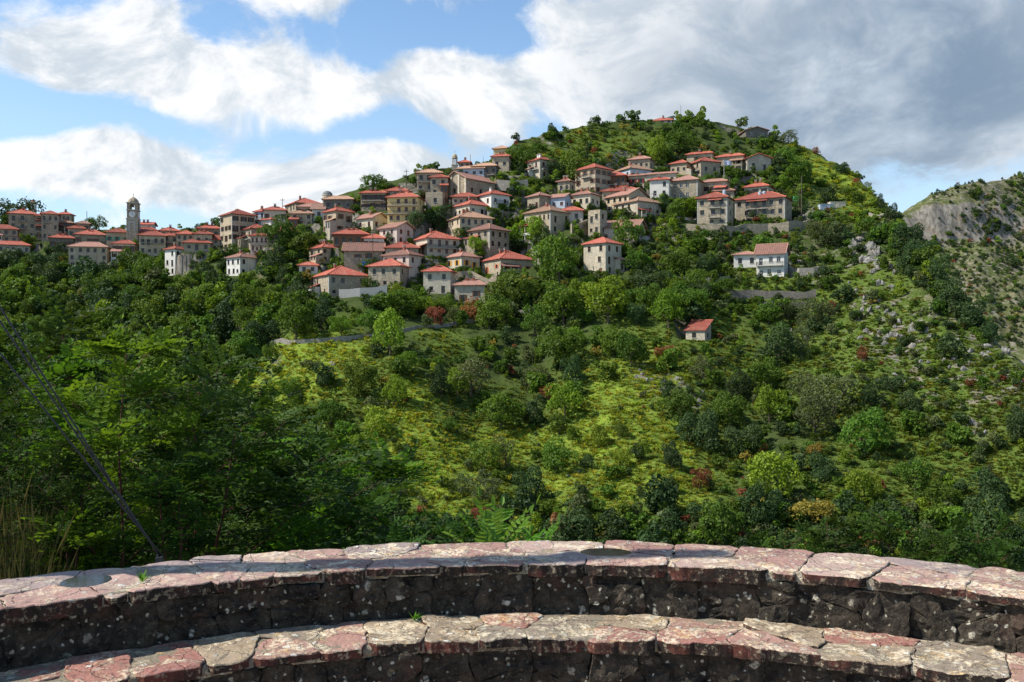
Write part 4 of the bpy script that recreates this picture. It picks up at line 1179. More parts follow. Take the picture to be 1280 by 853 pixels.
# solar water heaters on the paired blocks' roofs
for (lab, u, vb_, y) in (('pale blue water tank on the left paired block roof', 904, 243, None), ('pair of pale blue tanks on the right paired block roof', 951, 241, None)):
    hs = [h for l, h in HOUSES.items() if l.startswith('left and narrower' if 'left' in lab else 'right and wider')][0]
    root = empty('water_tank', hs['ctr'] + Vector((2.6 if 'left' in lab else -1.5, -1.2, hs['H']+1.2))); tag(root, lab, 'water tank')
    for k in range(1 if 'left' in lab else 2):
        b = MB(); b.lathe([(.02, 0), (.55, 0), (.55, 1.5), (.3, 1.7), (.02, 1.75)], 12); b.build('tank', M['blue'], root, (k*1.4, 0, 0))
    b = MB(); b.box(-.7, 2.1 if 'right' in lab else .7, -.1, .1, -.6, -.002); b.build('stand', M['iron'], root)
# ------------------------------------------------------------------ vegetation
def leaf_quads(C0, N, size, rng, aspect=1.0, jitter=.75):
    """C0 centres (n,3), N outward normals (n,3) -> rhombic leaf faces"""
    n = len(C0)
    nn = N + rng.normal(size=(n, 3))*jitter
    nn /= np.linalg.norm(nn, axis=1, keepdims=True)+1e-9
    t = rng.normal(size=(n, 3)); t -= nn*(t*nn).sum(1, keepdims=True); t /= np.linalg.norm(t, axis=1, keepdims=True)+1e-9
    b = np.cross(nn, t)
    s = (size*rng.uniform(.6, 1.35, n))[:, None]
    a = t*s; c = b*s*aspect*.62
    mid = nn*s*.18
    return np.stack([C0-a, C0+c*1.0-mid, C0+a, C0-c-mid], 1)

def crown_points(seed, nl, n, shape, rng, z0=.16):
    """unit crown: radius .5, from z0 to 1"""
    cz = (1+z0)/2; hz = (1-z0)/2
    lobes = []
    k = 0
    while len(lobes) < nl:
        d = rng.normal(size=3); d /= np.linalg.norm(d)
        r = rng.uniform(.08, .80)**.7
        c = np.array([d[0]*.5*r, d[1]*.5*r, cz+d[2]*hz*r])
        tz = (c[2]-z0)/(1-z0)
        lim = dict(round=1.0, cone=1.15-1.0*tz, spread=.35+.8*tz, col=.75)[shape]
        if np.hypot(c[0], c[1]) > .46*lim: continue
        lobes.append((c, rng.uniform(.115, .225)*(1.0 if shape != 'cone' else (1.25-.8*tz))))
    per = n//nl+1
    P_, N_ = [], []
    for i, (c, r) in enumerate(lobes):
        d = rng.normal(size=(per*2, 3)); d /= np.linalg.norm(d, axis=1, keepdims=True)
        d = d[(d[:, 2] > -.55)][:per]
        rr = r*rng.uniform(.62, 1.08, len(d))**.6
        bump = 1+.25*np.sin(d[:, 0]*7+i)*np.sin(d[:, 1]*6+i*2)*np.sin(d[:, 2]*7)
        q = c + d*(rr*bump)[:, None]*np.array([1, 1, hz/.5*1.0+.05])
        keep = np.ones(len(q), bool)
        for j, (c2, r2) in enumerate(lobes):
            if j != i: keep &= (np.linalg.norm(q-c2, axis=1) > r2*.72)
        P_.append(q[keep]); N_.append(d[keep])
    return np.concatenate(P_), np.concatenate(N_)

def trunk_mesh(seed, h=.42, r=.022, lean=.05, nb=4):
    rr = random.Random(seed); b = MB()
    top = Vector((rr.uniform(-lean, lean), rr.uniform(-lean, lean), h))
    b.tube([(0, 0, -.12), (top.x*.3, top.y*.3, h*.4), top], [r*1.4, r, r*.7], 6)
    for k in range(nb):
        a = k*2*PI/nb+rr.uniform(-.4, .4); s = top*(.55+.12*k)
        e = s+Vector((math.cos(a)*.26, math.sin(a)*.26, rr.uniform(.15, .34)))
        b.tube([s, s.lerp(e, .5)+Vector((0, 0, -.02)), e], [r*.6, r*.4, r*.18], 5)
    return b.mesh('trunk', [M['bark']])

KINDS = {   # material, shape, lobes, leaves, leaf size, variants
 'mid':   ('leaf_mid', 'round', 26, 4200, .030, 4),
 'bright':('leaf_bright', 'round', 24, 4000, .030, 3),
 'dark':  ('leaf_dark', 'round', 20, 4600, .027, 3),
 'grey':  ('leaf_grey', 'spread', 30, 3400, .026, 3),
 'brown': ('leaf_brown', 'round', 16, 2000, .032, 2),
 'yellow':('leaf_yellow', 'round', 16, 2200, .032, 2),
 'cone':  ('leaf_dark', 'cone', 22, 3600, .026, 2),
}
PROTO = {}
for ki, (k, (mt, shp, nl, n, ls, nv)) in enumerate(KINDS.items()):
    PROTO[k] = []
    for v in range(nv):
        rng = np.random.default_rng(100+ki*10+v)
        z0 = {'dark': .03, 'brown': .02, 'cone': .05, 'grey': .06}.get(k, .12)
        Pp, Nn = crown_points(v, nl, n, shp, rng, z0)
        # stray sprays that break the outline
        ns = len(Pp)//9; si = rng.integers(0, len(Pp), ns)
        cc = np.array([0, 0, .55]); dv = Pp[si]-cc; dv /= np.linalg.norm(dv, axis=1, keepdims=True)
        Ps = Pp[si]+dv*rng.uniform(.0, .07, (ns, 1))
        q = leaf_quads(np.concatenate([Pp, Ps]), np.concatenate([Nn, dv]), ls, rng, 1.0, .7)
        PROTO[k].append((quad_mesh('crown', q, [M[mt]]), trunk_mesh(ki*10+v)))

KWORD = dict(mid='mid green broadleaf tree', bright='bright yellow-green tree', dark='dark evergreen bush', grey='grey-green feathery shrub', brown='rusty brown shrub', yellow='yellowing shrub', cone='dark pointed conifer')
KNAME = dict(mid='broadleaf_tree', bright='broadleaf_tree', dark='evergreen_bush', grey='feathery_shrub', brown='rusty_shrub', yellow='yellow_shrub', cone='conifer')
KCAT = dict(mid='tree', bright='tree', dark='bush', grey='shrub', brown='shrub', yellow='shrub', cone='tree')
TREES = []
vr = random.Random(5)
BLOCK = [dict(box=(862, 279, 1010, 293), y=292), dict(box=(905, 364, 1018, 373), y=252), dict(box=(424, 364, 484, 372), y=272), dict(box=(345, 423, 570, 432), y=238), dict(box=(985, 246, 1060, 262), y=310)]
def blocked(u, v, w, h, y, allow=0.0):
    """would this crown hide a house standing behind it?"""
    for hh in list(HOUSES.values())+BLOCK:
        a0, b0, a1, b1 = hh['box']
        if hh['y'] < y - 3: continue
        iw = min(u+w/2, a1)-max(u-w/2, a0); ih = min(v, b1)-max(v-h*.92, b0)
        if iw > 2 and ih > 2 and iw*ih > allow*(a1-a0)*(b1-b0): return True
    return False
def in_house(p, r=0.5):
    for hh in HOUSES.values():
        d = p-hh['ctr']
        if abs(d.x) > 14 or abs(d.y) > 14: continue
        rz = hh['root'].rotation_euler.z
        x = d.x*math.cos(rz)+d.y*math.sin(rz); y = -d.x*math.sin(rz)+d.y*math.cos(rz)
        if abs(x) < hh['L']/2+r and abs(y) < hh['D']/2+r: return True
    return False
def add_tree(u, v, w, h, kind, far=False):
    p = ray(u, v, far)
    for k in range(10):                       # step back behind a house that occupies the spot
        if p is None or not in_house(p, .4): break
        v -= 3; p = ray(u, v, far)
    if p is None: return None
    m = p.y/F
    TREES.append(dict(u=u, v=v, w=w, h=h, kind=kind, p=p, sw=w*m, sh=h*m))
HAND = """408 483 32 32 dark;453 497 44 50 mid;492 508 32 38 bright;465 546 42 42 bright;361 497 30 26 mid;368 530 45 32 mid;412 532 44 32 mid;394 575 66 48 mid;453 592 50 58 bright;291 575 60 46 dark
394 594 36 36 mid;488 445 50 64 bright;466 418 34 35 mid;427 424 32 34 bright;370 425 60 62 mid;508 465 32 30 bright;552 497 36 40 dark;572 497 36 40 bright;544 408 28 26 brown;312 473 26 28 mid
339 455 22 28 mid;402 415 36 40 dark;705 405 62 56 mid;760 405 62 66 bright;643 388 55 50 mid;612 412 38 40 mid;836 410 46 54 bright;668 420 42 42 mid;700 462 60 60 mid;767 447 36 42 mid
790 458 38 46 mid;718 480 34 36 dark;589 495 70 46 grey;560 540 30 20 mid;670 490 40 36 grey;626 535 50 46 mid;667 532 40 42 dark;706 525 48 52 bright;698 545 28 32 mid;748 560 26 30 bright;775 548 18 22 mid;850 528 40 40 mid
838 498 24 26 dark;862 555 36 36 dark;832 447 36 16 brown;695 592 50 48 mid;668 630 50 44 dark;605 590 42 40 mid;632 585 32 45 grey;606 625 50 35 grey;577 618 36 30 grey;732 586 22 18 dark;778 585 26 30 bright
805 573 24 24 bright;728 622 22 20 dark;800 622 12 16 dark;817 636 22 26 dark;834 615 22 22 dark;840 585 28 34 dark;720 684 62 52 dark;772 684 52 48 dark;556 680 44 34 dark;602 655 28 26 brown;840 682 50 42 dark;750 686 18 24 yellow
1010 412 44 42 grey;970 458 60 54 dark;1000 448 40 42 grey;957 487 38 38 mid;879 478 34 38 grey;922 500 42 38 dark;962 528 40 44 bright;915 535 42 42 mid;884 566 58 54 dark;930 572 46 46 dark;1008 505 46 46 grey
1042 520 70 56 grey;1020 545 56 52 grey;1090 508 36 34 dark;1078 452 20 20 brown;1116 490 32 26 dark;1134 515 30 26 dark;1080 570 60 60 mid;1070 400 22 14 dark;968 626 64 64 bright;945 666 62 62 dark;900 682 64 62 mid
1078 630 42 44 bright;1020 662 66 48 yellow;1143 614 40 44 mid;1200 674 42 48 bright;1238 692 70 80 dark;1160 702 50 46 grey;1270 706 50 60 dark;874 612 30 32 brown;1018 572 24 22 yellow;1030 602 38 38 dark;1270 556 30 50 dark
745 157 14 16 dark;655 212 46 42 mid;638 200 20 24 mid;850 196 40 44 mid;823 200 36 36 bright;985 206 34 32 mid;985 180 30 22 grey;1002 232 38 34 mid;712 236 40 46 mid;700 225 30 30 dark;830 270 22 36 cone;862 274 42 32 bright;843 275 24 24 mid
700 357 58 64 mid;755 344 28 40 mid;782 312 36 44 mid;668 304 30 34 bright;648 312 32 40 bright;520 288 30 28 dark;547 288 32 30 dark;598 318 26 28 bright;468 240 28 22 mid;485 308 11 22 cone;436 360 22 28 mid;458 364 16 20 mid
22 292 52 50 dark;8 292 30 26 mid;120 288 24 16 mid;75 326 24 28 cone;163 348 42 40 mid;186 362 42 42 mid;298 324 30 20 mid;347 316 42 42 mid;368 312 36 32 mid;382 322 40 34 mid;150 372 36 34 mid
1102 262 16 18 dark;1085 240 14 14 grey;1112 276 20 22 dark;1060 248 20 16 mid;1035 255 26 26 dark;1000 262 22 20 mid;1052 218 14 12 dark;1040 212 12 12 grey;1020 192 14 12 brown;1028 190 12 14 grey;1070 232 12 10 brown
1150 330 36 36 dark;1170 355 38 34 dark;1190 385 40 36 dark;1135 310 34 34 dark;1215 408 36 30 dark;1240 430 34 26 dark;1120 300 28 26 mid;1178 372 18 18 brown;1130 345 30 30 dark
860 400 50 44 mid;905 372 30 24 mid;960 405 40 30 mid;985 400 30 24 grey;1030 405 30 30 grey;1020 300 34 28 grey;1040 310 30 26 dark;880 345 34 30 dark;850 345 38 36 mid;812 370 44 40 dark;800 340 36 32 mid
575 300 14 12 mid;500 395 60 36 mid;470 392 40 26 dark;530 395 36 30 bright;590 402 30 34 brown;625 400 30 30 mid;566 405 24 26 grey;1180 640 50 44 mid;1240 640 50 50 dark;1100 690 60 50 mid;880 655 40 30 dark;790 650 30 24 dark;640 680 40 26 grey;520 680 34 28 dark;480 655 40 40 dark;500 620 36 34 grey;470 625 44 50 dark"""
for row in HAND.replace('\n', ';').split(';'):
    a = row.split()
    add_tree(float(a[0]), float(a[1]), float(a[2]), float(a[3]), a[4])
N_HAND = len(TREES)
def inside(poly, x, y):
    c = False; j = len(poly)-1
    for i in range(len(poly)):
        (xi, yi), (xj, yj) = poly[i], poly[j]
        if (yi > y) != (yj > y) and x < (xj-xi)*(y-yi)/(yj-yi)+xi: c = not c
        j = i
    return c
ZONES = {
 'forest': [(-20,330),(60,330),(130,340),(200,346),(285,346),(300,350),(340,325),(372,318),(392,374),(440,385),(380,420),(330,440),(290,470),(268,520),(262,640),(-20,640)],
 'lower': [(390,380),(460,376),(560,382),(620,388),(680,368),(705,350),(860,340),(905,372),(850,430),(760,445),(700,430),(600,415),(450,425)],
 'bank': [(800,292),(870,298),(1000,302),(1015,330),(930,312),(860,355),(780,350)],
 'top': [(650,182),(700,166),(760,160),(850,158),(930,176),(1000,194),(1060,220),(1100,255),(1105,275),(1000,255),(965,220),(850,192),(780,186),(700,218)],
 'gorge': [(1105,285),(1150,318),(1200,378),(1250,425),(1225,430),(1180,392),(1130,340),(1090,300)],
 'foot': [(470,640),(880,672),(1280,640),(1280,712),(470,712)],
 'groves': [(860,440),(1000,430),(1050,470),(1110,520),(1100,600),(1000,680),(880,680),(860,560)],
 'mid': [(620,420),(740,430),(740,520),(720,640),(560,690),(560,560),(600,480)],
}
def fill(zone, n, wr, hr, kinds, sep, allow=.0):
    poly = ZONES[zone]; xs = [q[0] for q in poly]; ys = [q[1] for q in poly]
    made = 0; tries = 0
    while made < n and tries < n*60:
        tries += 1
        u = vr.uniform(min(xs), max(xs)); v = vr.uniform(min(ys), max(ys))
        if not inside(poly, u, v): continue
        w = vr.uniform(*wr); h = w*vr.uniform(*hr)
        if any(abs(t['u']-u) < sep*(t['w']+w)/2 and abs(t['v']-v) < sep*.62*(t['h']+h)/2 for t in TREES): continue
        p = ray(u, v)
        if p is None or in_house(p) or blocked(u, v, w, h, p.y, allow): continue
        add_tree(u, v, w, h, vr.choice(kinds)); made += 1
    return made
fill('forest', 108, (26, 46), (.85, 1.1), ['mid']*6+['bright']+['dark']*5, .62)  # more dark kinds in this mix paint the cloud shade over the wood
fill('lower', 22, (26, 44), (.85, 1.1), ['mid']*4+['bright', 'dark'], .7)
fill('bank', 10, (16, 28), (.6, .9), ['mid', 'dark', 'dark'], .8)
fill('top', 26, (16, 30), (.6, .85), ['mid', 'bright', 'dark', 'grey'], .7, .03)
fill('gorge', 14, (16, 30), (.7, 1.0), ['dark', 'dark', 'dark', 'mid'], .55)
fill('foot', 14, (34, 60), (.7, .95), ['dark', 'dark', 'mid', 'grey'], .75)
TREES[:] = [t for t in TREES if not in_house(t['p'], 0.2)][:300]

# ---- labels that single out each tree: nearest landmark + rank from the left
LAND = [(h['ref'], h['pos'][0], h['pos'][1]) for h in HOUSES.values() if h['ref']]
LAND += [('the clock tower', 164, 275), ('the domed rotunda', 408, 244), ('the parapet wall below the village', 440, 425), ('the sunlit dry grass patch', 380, 460),
         ('the hilltop', 800, 160), ('the right crest of the hill', 1060, 225), ('the limestone outcrop', 1110, 400), ('the gorge edge', 1190, 370),
         ('the lower right slope', 1180, 600), ('the central gully', 690, 560), ('the yellow grass in the centre', 540, 560), ('the foreground wall at right', 1150, 700),
         ('the foreground wall at centre', 640, 690), ('the green clearing right of centre', 790, 560), ('the foreground sapling', 160, 520), ('the dark grove right of centre', 940, 560), ('the left forest edge', 20, 430),
         ('the left forest middle', 110, 420), ('the forest gully', 240, 420), ('the upper left forest', 60, 370), ('the upper forest middle', 150, 385), ('the forest hollow', 200, 480),
         ('the cables', 60, 500), ('the deep forest bottom', 150, 600), ('the forest right edge', 300, 400), ('the forest right end', 330, 360)]
_o1 = 'first second third fourth fifth sixth seventh eighth ninth'.split()
ORD = _o1 + 'tenth eleventh twelfth thirteenth fourteenth fifteenth sixteenth seventeenth eighteenth nineteenth'.split()
for _t, _u in (('twentieth', 'twenty'), ('thirtieth', 'thirty'), ('fortieth', 'forty'), ('fiftieth', 'fifty'), ('sixtieth', 'sixty')): ORD += [_t]+[_u+'-'+q for q in _o1]
def nearest(u, v): return min(LAND, key=lambda l: (l[1]-u)**2+((l[2]-v)*1.3)**2)[0]
groups = {}
for t in TREES:
    t['near'] = nearest(t['u'], t['v']-t['h']/2)
    t['size'] = 'large ' if t['w'] > 48 else ('small ' if t['w'] < 24 else '')
    groups.setdefault((t['size']+KWORD[t['kind']], t['near']), []).append(t)
for (kw, near), lst in groups.items():
    lst.sort(key=lambda t: t['u'])
    for i, t in enumerate(lst):
        if len(lst) == 1: t['label'] = '%s nearest %s' % (kw, near)
        else: t['label'] = '%s, %s from left near %s' % (kw, ORD[i], near)
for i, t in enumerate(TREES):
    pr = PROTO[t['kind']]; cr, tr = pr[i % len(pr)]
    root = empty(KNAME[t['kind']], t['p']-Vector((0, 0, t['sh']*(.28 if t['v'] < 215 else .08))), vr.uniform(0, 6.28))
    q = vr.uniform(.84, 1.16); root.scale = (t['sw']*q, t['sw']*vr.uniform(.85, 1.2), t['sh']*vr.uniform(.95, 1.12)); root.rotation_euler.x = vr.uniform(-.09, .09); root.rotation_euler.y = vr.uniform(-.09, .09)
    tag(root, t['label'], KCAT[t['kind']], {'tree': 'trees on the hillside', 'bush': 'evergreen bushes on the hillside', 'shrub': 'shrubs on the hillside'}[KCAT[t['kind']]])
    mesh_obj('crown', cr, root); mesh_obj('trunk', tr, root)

# ---- uncountable scrub, far wood and grass: one object each, instanced by geometry nodes
def scatter(name, label, pts, protos):
    """pts rows: x,y,z,rot,sx,sz,index"""
    pts = np.asarray(pts, np.float32)
    me = bpy.data.meshes.new(name); me.vertices.add(len(pts)); me.vertices.foreach_set('co', pts[:, :3].reshape(-1))
    for nm, typ, data in (('rot', 'FLOAT_VECTOR', np.stack([np.zeros(len(pts)), np.zeros(len(pts)), pts[:, 3]], 1)),
                          ('siz', 'FLOAT_VECTOR', np.stack([pts[:, 4], pts[:, 4], pts[:, 5]], 1))):
        a = me.attributes.new(nm, typ, 'POINT'); a.data.foreach_set('vector', data.astype(np.float32).reshape(-1))
    a = me.attributes.new('pick', 'INT', 'POINT'); a.data.foreach_set('value', pts[:, 6].astype(np.int32))
    o = mesh_obj(name, me); tag(o, label, None, None, 'stuff')
    col = bpy.data.collections.new(name+'_source')
    for i, m_ in enumerate(protos):
        col.objects.link(bpy.data.objects.new('%s_piece_%02d' % (name, i), m_))
    ng = bpy.data.node_groups.new(name, 'GeometryNodeTree')
    ng.interface.new_socket('Geometry', in_out='INPUT', socket_type='NodeSocketGeometry')
    ng.interface.new_socket('Geometry', in_out='OUTPUT', socket_type='NodeSocketGeometry')
    N = ng.nodes; L = ng.links
    gi = N.new('NodeGroupInput'); go = N.new('NodeGroupOutput')
    ci = N.new('GeometryNodeCollectionInfo'); ci.inputs[0].default_value = col; ci.inputs[1].default_value = True; ci.inputs[2].default_value = True
    ip = N.new('GeometryNodeInstanceOnPoints'); ip.inputs['Pick Instance'].default_value = True
    def attr(nm, dt):
        n = N.new('GeometryNodeInputNamedAttribute'); n.data_type = dt; n.inputs[0].default_value = nm
        return n.outputs[0]
    L.new(gi.outputs[0], ip.inputs['Points']); L.new(ci.outputs[0], ip.inputs['Instance'])
    L.new(attr('pick', 'INT'), ip.inputs['Instance Index']); L.new(attr('siz', 'FLOAT_VECTOR'), ip.inputs['Scale'])
    er = N.new('FunctionNodeEulerToRotation'); L.new(attr('rot', 'FLOAT_VECTOR'), er.inputs[0]); L.new(er.outputs[0], ip.inputs['Rotation'])
    L.new(ip.outputs[0], go.inputs[0])
    md = o.modifiers.new('scatter', 'NODES'); md.node_group = ng
    return o

SCRUB_PROTO = []
for i, (mt, shp, nl, n, ls) in enumerate([('leaf_mid', 'round', 9, 800, .06), ('leaf_mid', 'spread', 10, 760, .06), ('leaf_dark', 'round', 8, 800, .055), ('leaf_bright', 'round', 8, 700, .06),
                                          ('leaf_grey', 'spread', 9, 640, .055), ('leaf_brown', 'round', 7, 420, .06), ('leaf_yellow', 'round', 7, 420, .06)]):
    rng = np.random.default_rng(300+i)
    Pp, Nn = crown_points(i, nl, n, shp, rng, -.1)
    SCRUB_PROTO.append(quad_mesh('scrub_piece', leaf_quads(Pp, Nn, ls, rng, 1.0, .8), [M[mt]]))
def grass_at(p, arr):
    s = p.x/p.y; i = int(np.clip(np.searchsorted(S_GRID, s), 0, len(S_GRID)-1)); j = int(np.clip(np.searchsorted(TY[i], p.y), 0, TY.shape[1]-1))
    return arr[i, j]
pts = []
def scrub_zone(n, box, wr, weights, hr=(.55, .95), grass_rej=.75, poly=None, allow=.0, far=False):
    made = 0; tries = 0
    while made < n and tries < n*40:
        tries += 1
        u = vr.uniform(box[0], box[2]); v = vr.uniform(box[1], box[3])
        if poly and not inside(poly, u, v): continue
        p = ray(u, v, far)
        if p is None: continue
        if far and 1125 < u < 1215 and 247 < v < 302 and vr.random() < .93: continue
        if not far:
            if vr.random() < grass_rej*max(grass_at(p, G_)*.85, grass_at(p, D_)): continue
        w = vr.uniform(*wr)*(1.0 if vr.random() < .8 else 1.5); h = w*vr.uniform(*hr)
        if not far and (in_house(p, .3) or blocked(u, v, w, h*.8, p.y, max(allow, .02))): continue
        m = p.y/F
        pts.append((p.x, p.y, p.z, vr.uniform(0, 6.28), w*m, h*m*1.1, vr.choices(range(7), weights)[0])); made += 1
scrub_zone(900, (-30, 300, 1300, 712), (12, 26), (8, 5, 4, 2, 4, .7, .5), grass_rej=.93)
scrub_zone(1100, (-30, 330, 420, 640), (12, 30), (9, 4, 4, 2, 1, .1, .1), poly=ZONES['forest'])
scrub_zone(900, (640, 140, 1130, 300), (6, 14), (6, 4, 3, 4, 2, .6, .5), grass_rej=.7)
scrub_zone(1300, (380, 205, 1010, 400), (5, 14), (7, 4, 3, 4, 1, .3, .2), grass_rej=.3, allow=.05)
scrub_zone(420, (0, 270, 400, 345), (5, 13), (6, 3, 4, 2, 1, .2, .1))
scrub_zone(950, (860, 290, 1290, 700), (3.5, 13), (5, 3, 6, 1, 5, .7, .3), grass_rej=.2)
scrub_zone(420, (280, 430, 900, 690), (4, 10), (5, 4, 3, 3, 4, .8, .6), grass_rej=.72)
scrub_zone(300, (440, 640, 1300, 714), (16, 34), (5, 2, 7, 1, 4, .6, .3))
scrub_zone(160, (1085, 280, 1260, 440), (10, 22), (4, 2, 8, 1, 2, .6, .1), poly=ZONES['gorge'])
scrub_zone(560, (-420, 300, -10, 660), (18, 40), (8, 3, 6, 1, 1, .1, .1), (.8, 1.1))
scrub_zone(220, (1290, 450, 1495, 712), (14, 34), (6, 3, 6, 1, 3, .3, .2), (.7, 1.0))
for k in range(700):                            # thicket of the valley floor
    y = vr.uniform(58, 142); s_ = vr.uniform(-.9, .74); x = s_*y; w = vr.uniform(2.2, 6.0)
    pts.append((x, y, height(x, y), vr.uniform(0, 6.28), w, w*vr.uniform(.7, 1.0), vr.choices(range(7), (6, 3, 6, 1, 2, .2, .1))[0]))
scatter('scrub', 'low mixed scrub and undergrowth covering the hillside between the trees', pts, SCRUB_PROTO)
pts = []
scrub_zone(1500, (1100, 215, 1300, 440), (2.0, 6.0), (3, 2, 6, .4, 5, .8, .5), (.6, .9), far=True)
scrub_zone(170, (1100, 215, 1300, 440), (6, 11), (5, 3, 6, 1.5, 2, .6, .3), (.6, .9), far=True)
scatter('far_scrub', 'scattered scrub and small trees on the distant hill across the gorge', pts, SCRUB_PROTO)

# grass tufts
TUFT = []
for i, (mt, nb, ln) in enumerate([('grass_green', 16, 1.0), ('grass_green', 14, .8), ('grass_sunlit_dry', 16, 1.0), ('grass_sunlit_dry', 14, .9)]):
    rr = np.random.default_rng(500+i); Q = []
    for k in range(nb):
        a = rr.uniform(0, 2*PI); r0 = rr.uniform(0, .35); b0 = np.array([math.cos(a)*r0, math.sin(a)*r0, -.05])
        d = np.array([math.cos(a), math.sin(a), 0])*rr.uniform(.25, .75)*ln
        t = np.array([-math.sin(a), math.cos(a), 0])*.09
        m1 = b0+d*.35+np.array([0, 0, .5*ln*rr.uniform(.7, 1.1)]); e = b0+d+np.array([0, 0, .62*ln*rr.uniform(.5, 1.1)])
        Q.append([b0-t, b0+t, m1+t*.8, m1-t*.8]); Q.append([m1-t*.8, m1+t*.8, e+t*.1, e-t*.1])
    TUFT.append(quad_mesh('grass_piece', np.array(Q), [M[mt]]))
pts = []; tries = 0
while len(pts) < 36000 and tries < 160000:
    tries += 1
    u = vr.uniform(270, 1290); v = vr.uniform(160, 700) if vr.random() < .85 else vr.uniform(420, 640)
    p = ray(u, v)
    if p is None: continue
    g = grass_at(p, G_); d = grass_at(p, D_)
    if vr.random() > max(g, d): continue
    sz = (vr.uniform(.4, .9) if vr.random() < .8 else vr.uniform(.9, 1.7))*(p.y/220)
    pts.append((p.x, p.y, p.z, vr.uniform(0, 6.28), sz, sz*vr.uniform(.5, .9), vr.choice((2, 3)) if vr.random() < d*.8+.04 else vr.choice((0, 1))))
scatter('grass', 'long green and yellowing grass on the open hillside', pts, TUFT)
# ------------------------------------------------------------------ limestone outcrops
ROCK = []
for i in range(6):
    bm = bmesh.new(); bmesh.ops.create_icosphere(bm, subdivisions=4, radius=.5)
    rr = random.Random(700+i); sx, sy, sz = rr.uniform(.8, 1.2), rr.uniform(.6, 1.0), rr.uniform(.7, 1.25)
    cuts = [(Vector((rr.gauss(0, 1), rr.gauss(0, 1), rr.gauss(0, .6))).normalized(), rr.uniform(.26, .42)) for k in range(9)]
    P0 = np.array([v.co for v in bm.verts])
    nz = fbm(P0[:, 0]*5+i*7+P0[:, 2]*3, P0[:, 1]*5+P0[:, 2]*4, 4, 80+i)
    for k, v in enumerate(bm.verts):
        c = v.co.copy()
        for n_, d in cuts:
            e = c.dot(n_)-d
            if e > 0: c -= n_*e*.92
        c *= 1+nz[k]*.34
        c.z += .10*math.sin(c.x*16+i)*math.sin(c.y*13)
        v.co = Vector((c.x*sx, c.y*sy, c.z*sz))
    me = bpy.data.meshes.new('boulder'); bm.to_mesh(me); bm.free(); me.materials.append(M['limestone']); ROCK.append(me)
CLUSTERS = [(1088,318,16,9,(9,20)),(1068,306,12,5,(8,15)),(1108,345,14,6,(7,14)),(1085,382,14,6,(6,14)),(1112,395,16,7,(6,13)),(1108,418,20,9,(6,14)),(1130,428,20,8,(6,13)),
            (1160,418,16,5,(5,10)),(1190,440,18,7,(6,13)),(1250,432,16,6,(7,16)),(1230,448,20,6,(6,12)),(1180,480,30,6,(4,9)),(1225,535,14,4,(6,12)),(1000,420,16,5,(4,9)),(1070,452,14,5,(4,8)),
            (838,306,14,6,(5,12)),(800,472,14,5,(5,9)),(842,480,14,6,(5,10)),(990,330,12,5,(5,11)),(890,318,16,6,(4,9)),(1012,262,14,6,(3,7)),(686,168,8,5,(4,9)),(1130,285,7,4,(4,8)),
            (870,500,10,4,(5,9)),(1010,275,12,5,(3,6)),(730,600,20,4,(3,6)),(1100,470,24,6,(4,8)),(1150,455,20,6,(4,9)),(1062,360,16,4,(4,9)),(960,475,16,4,(5,10)),(345,452,8,3,(4,8)),(415,455,6,2,(4,8)),(1270,470,14,4,(6,12))]
rl = []; rr = random.Random(91)
for (u, v, sp, n, (a, b_)) in CLUSTERS:
    for k in range(n):
        uu = u+rr.gauss(0, sp*.55); vv = v+rr.gauss(0, sp*.42); p = ray(uu, vv)
        if p is None or in_house(p, .5): continue
        rl.append((uu, vv, rr.uniform(a, b_), p))
gr_ = {}
for q in rl: gr_.setdefault(('large' if q[2] > 11 else 'small' if q[2] < 6 else 'grey', nearest(q[0], q[1])), []).append(q)
for (sz, near), lst in gr_.items():
    lst.sort(key=lambda q: q[0])
    for i, (u, v, w, p) in enumerate(lst):
        m_ = p.y/F*w
        o = mesh_obj('boulder', ROCK[rr.randrange(6)], None, p+Vector((0, 0, -m_*.06)), rr.uniform(0, 6.28)); s = m_*rr.uniform(.85, 1.15); o.scale = (s, s, m_*rr.uniform(.7, 1.25)); o.rotation_euler.x = rr.uniform(-.4, .4)
        tag(o, ('%s limestone boulder nearest %s' % (sz, near)) if len(lst) == 1 else '%s limestone boulder, %s from left near %s' % (sz, ORD[i], near), 'boulder', 'limestone boulders on the hillside')
pts = []
for k in range(520):
    c = CLUSTERS[k % len(CLUSTERS)]; u = c[0]+vr.gauss(0, c[2]*1.3); v = c[1]+vr.gauss(0, c[2]*.9); p = ray(u, v)
    if p is None or in_house(p, .3): continue
    s = vr.uniform(1.0, 3.0)*p.y/F; pts.append((p.x, p.y, p.z, vr.uniform(0, 6.28), s, s*.8, vr.randrange(6)))
scatter('loose_stones', 'loose pale stones strewn over the slope around the outcrops', pts, ROCK)
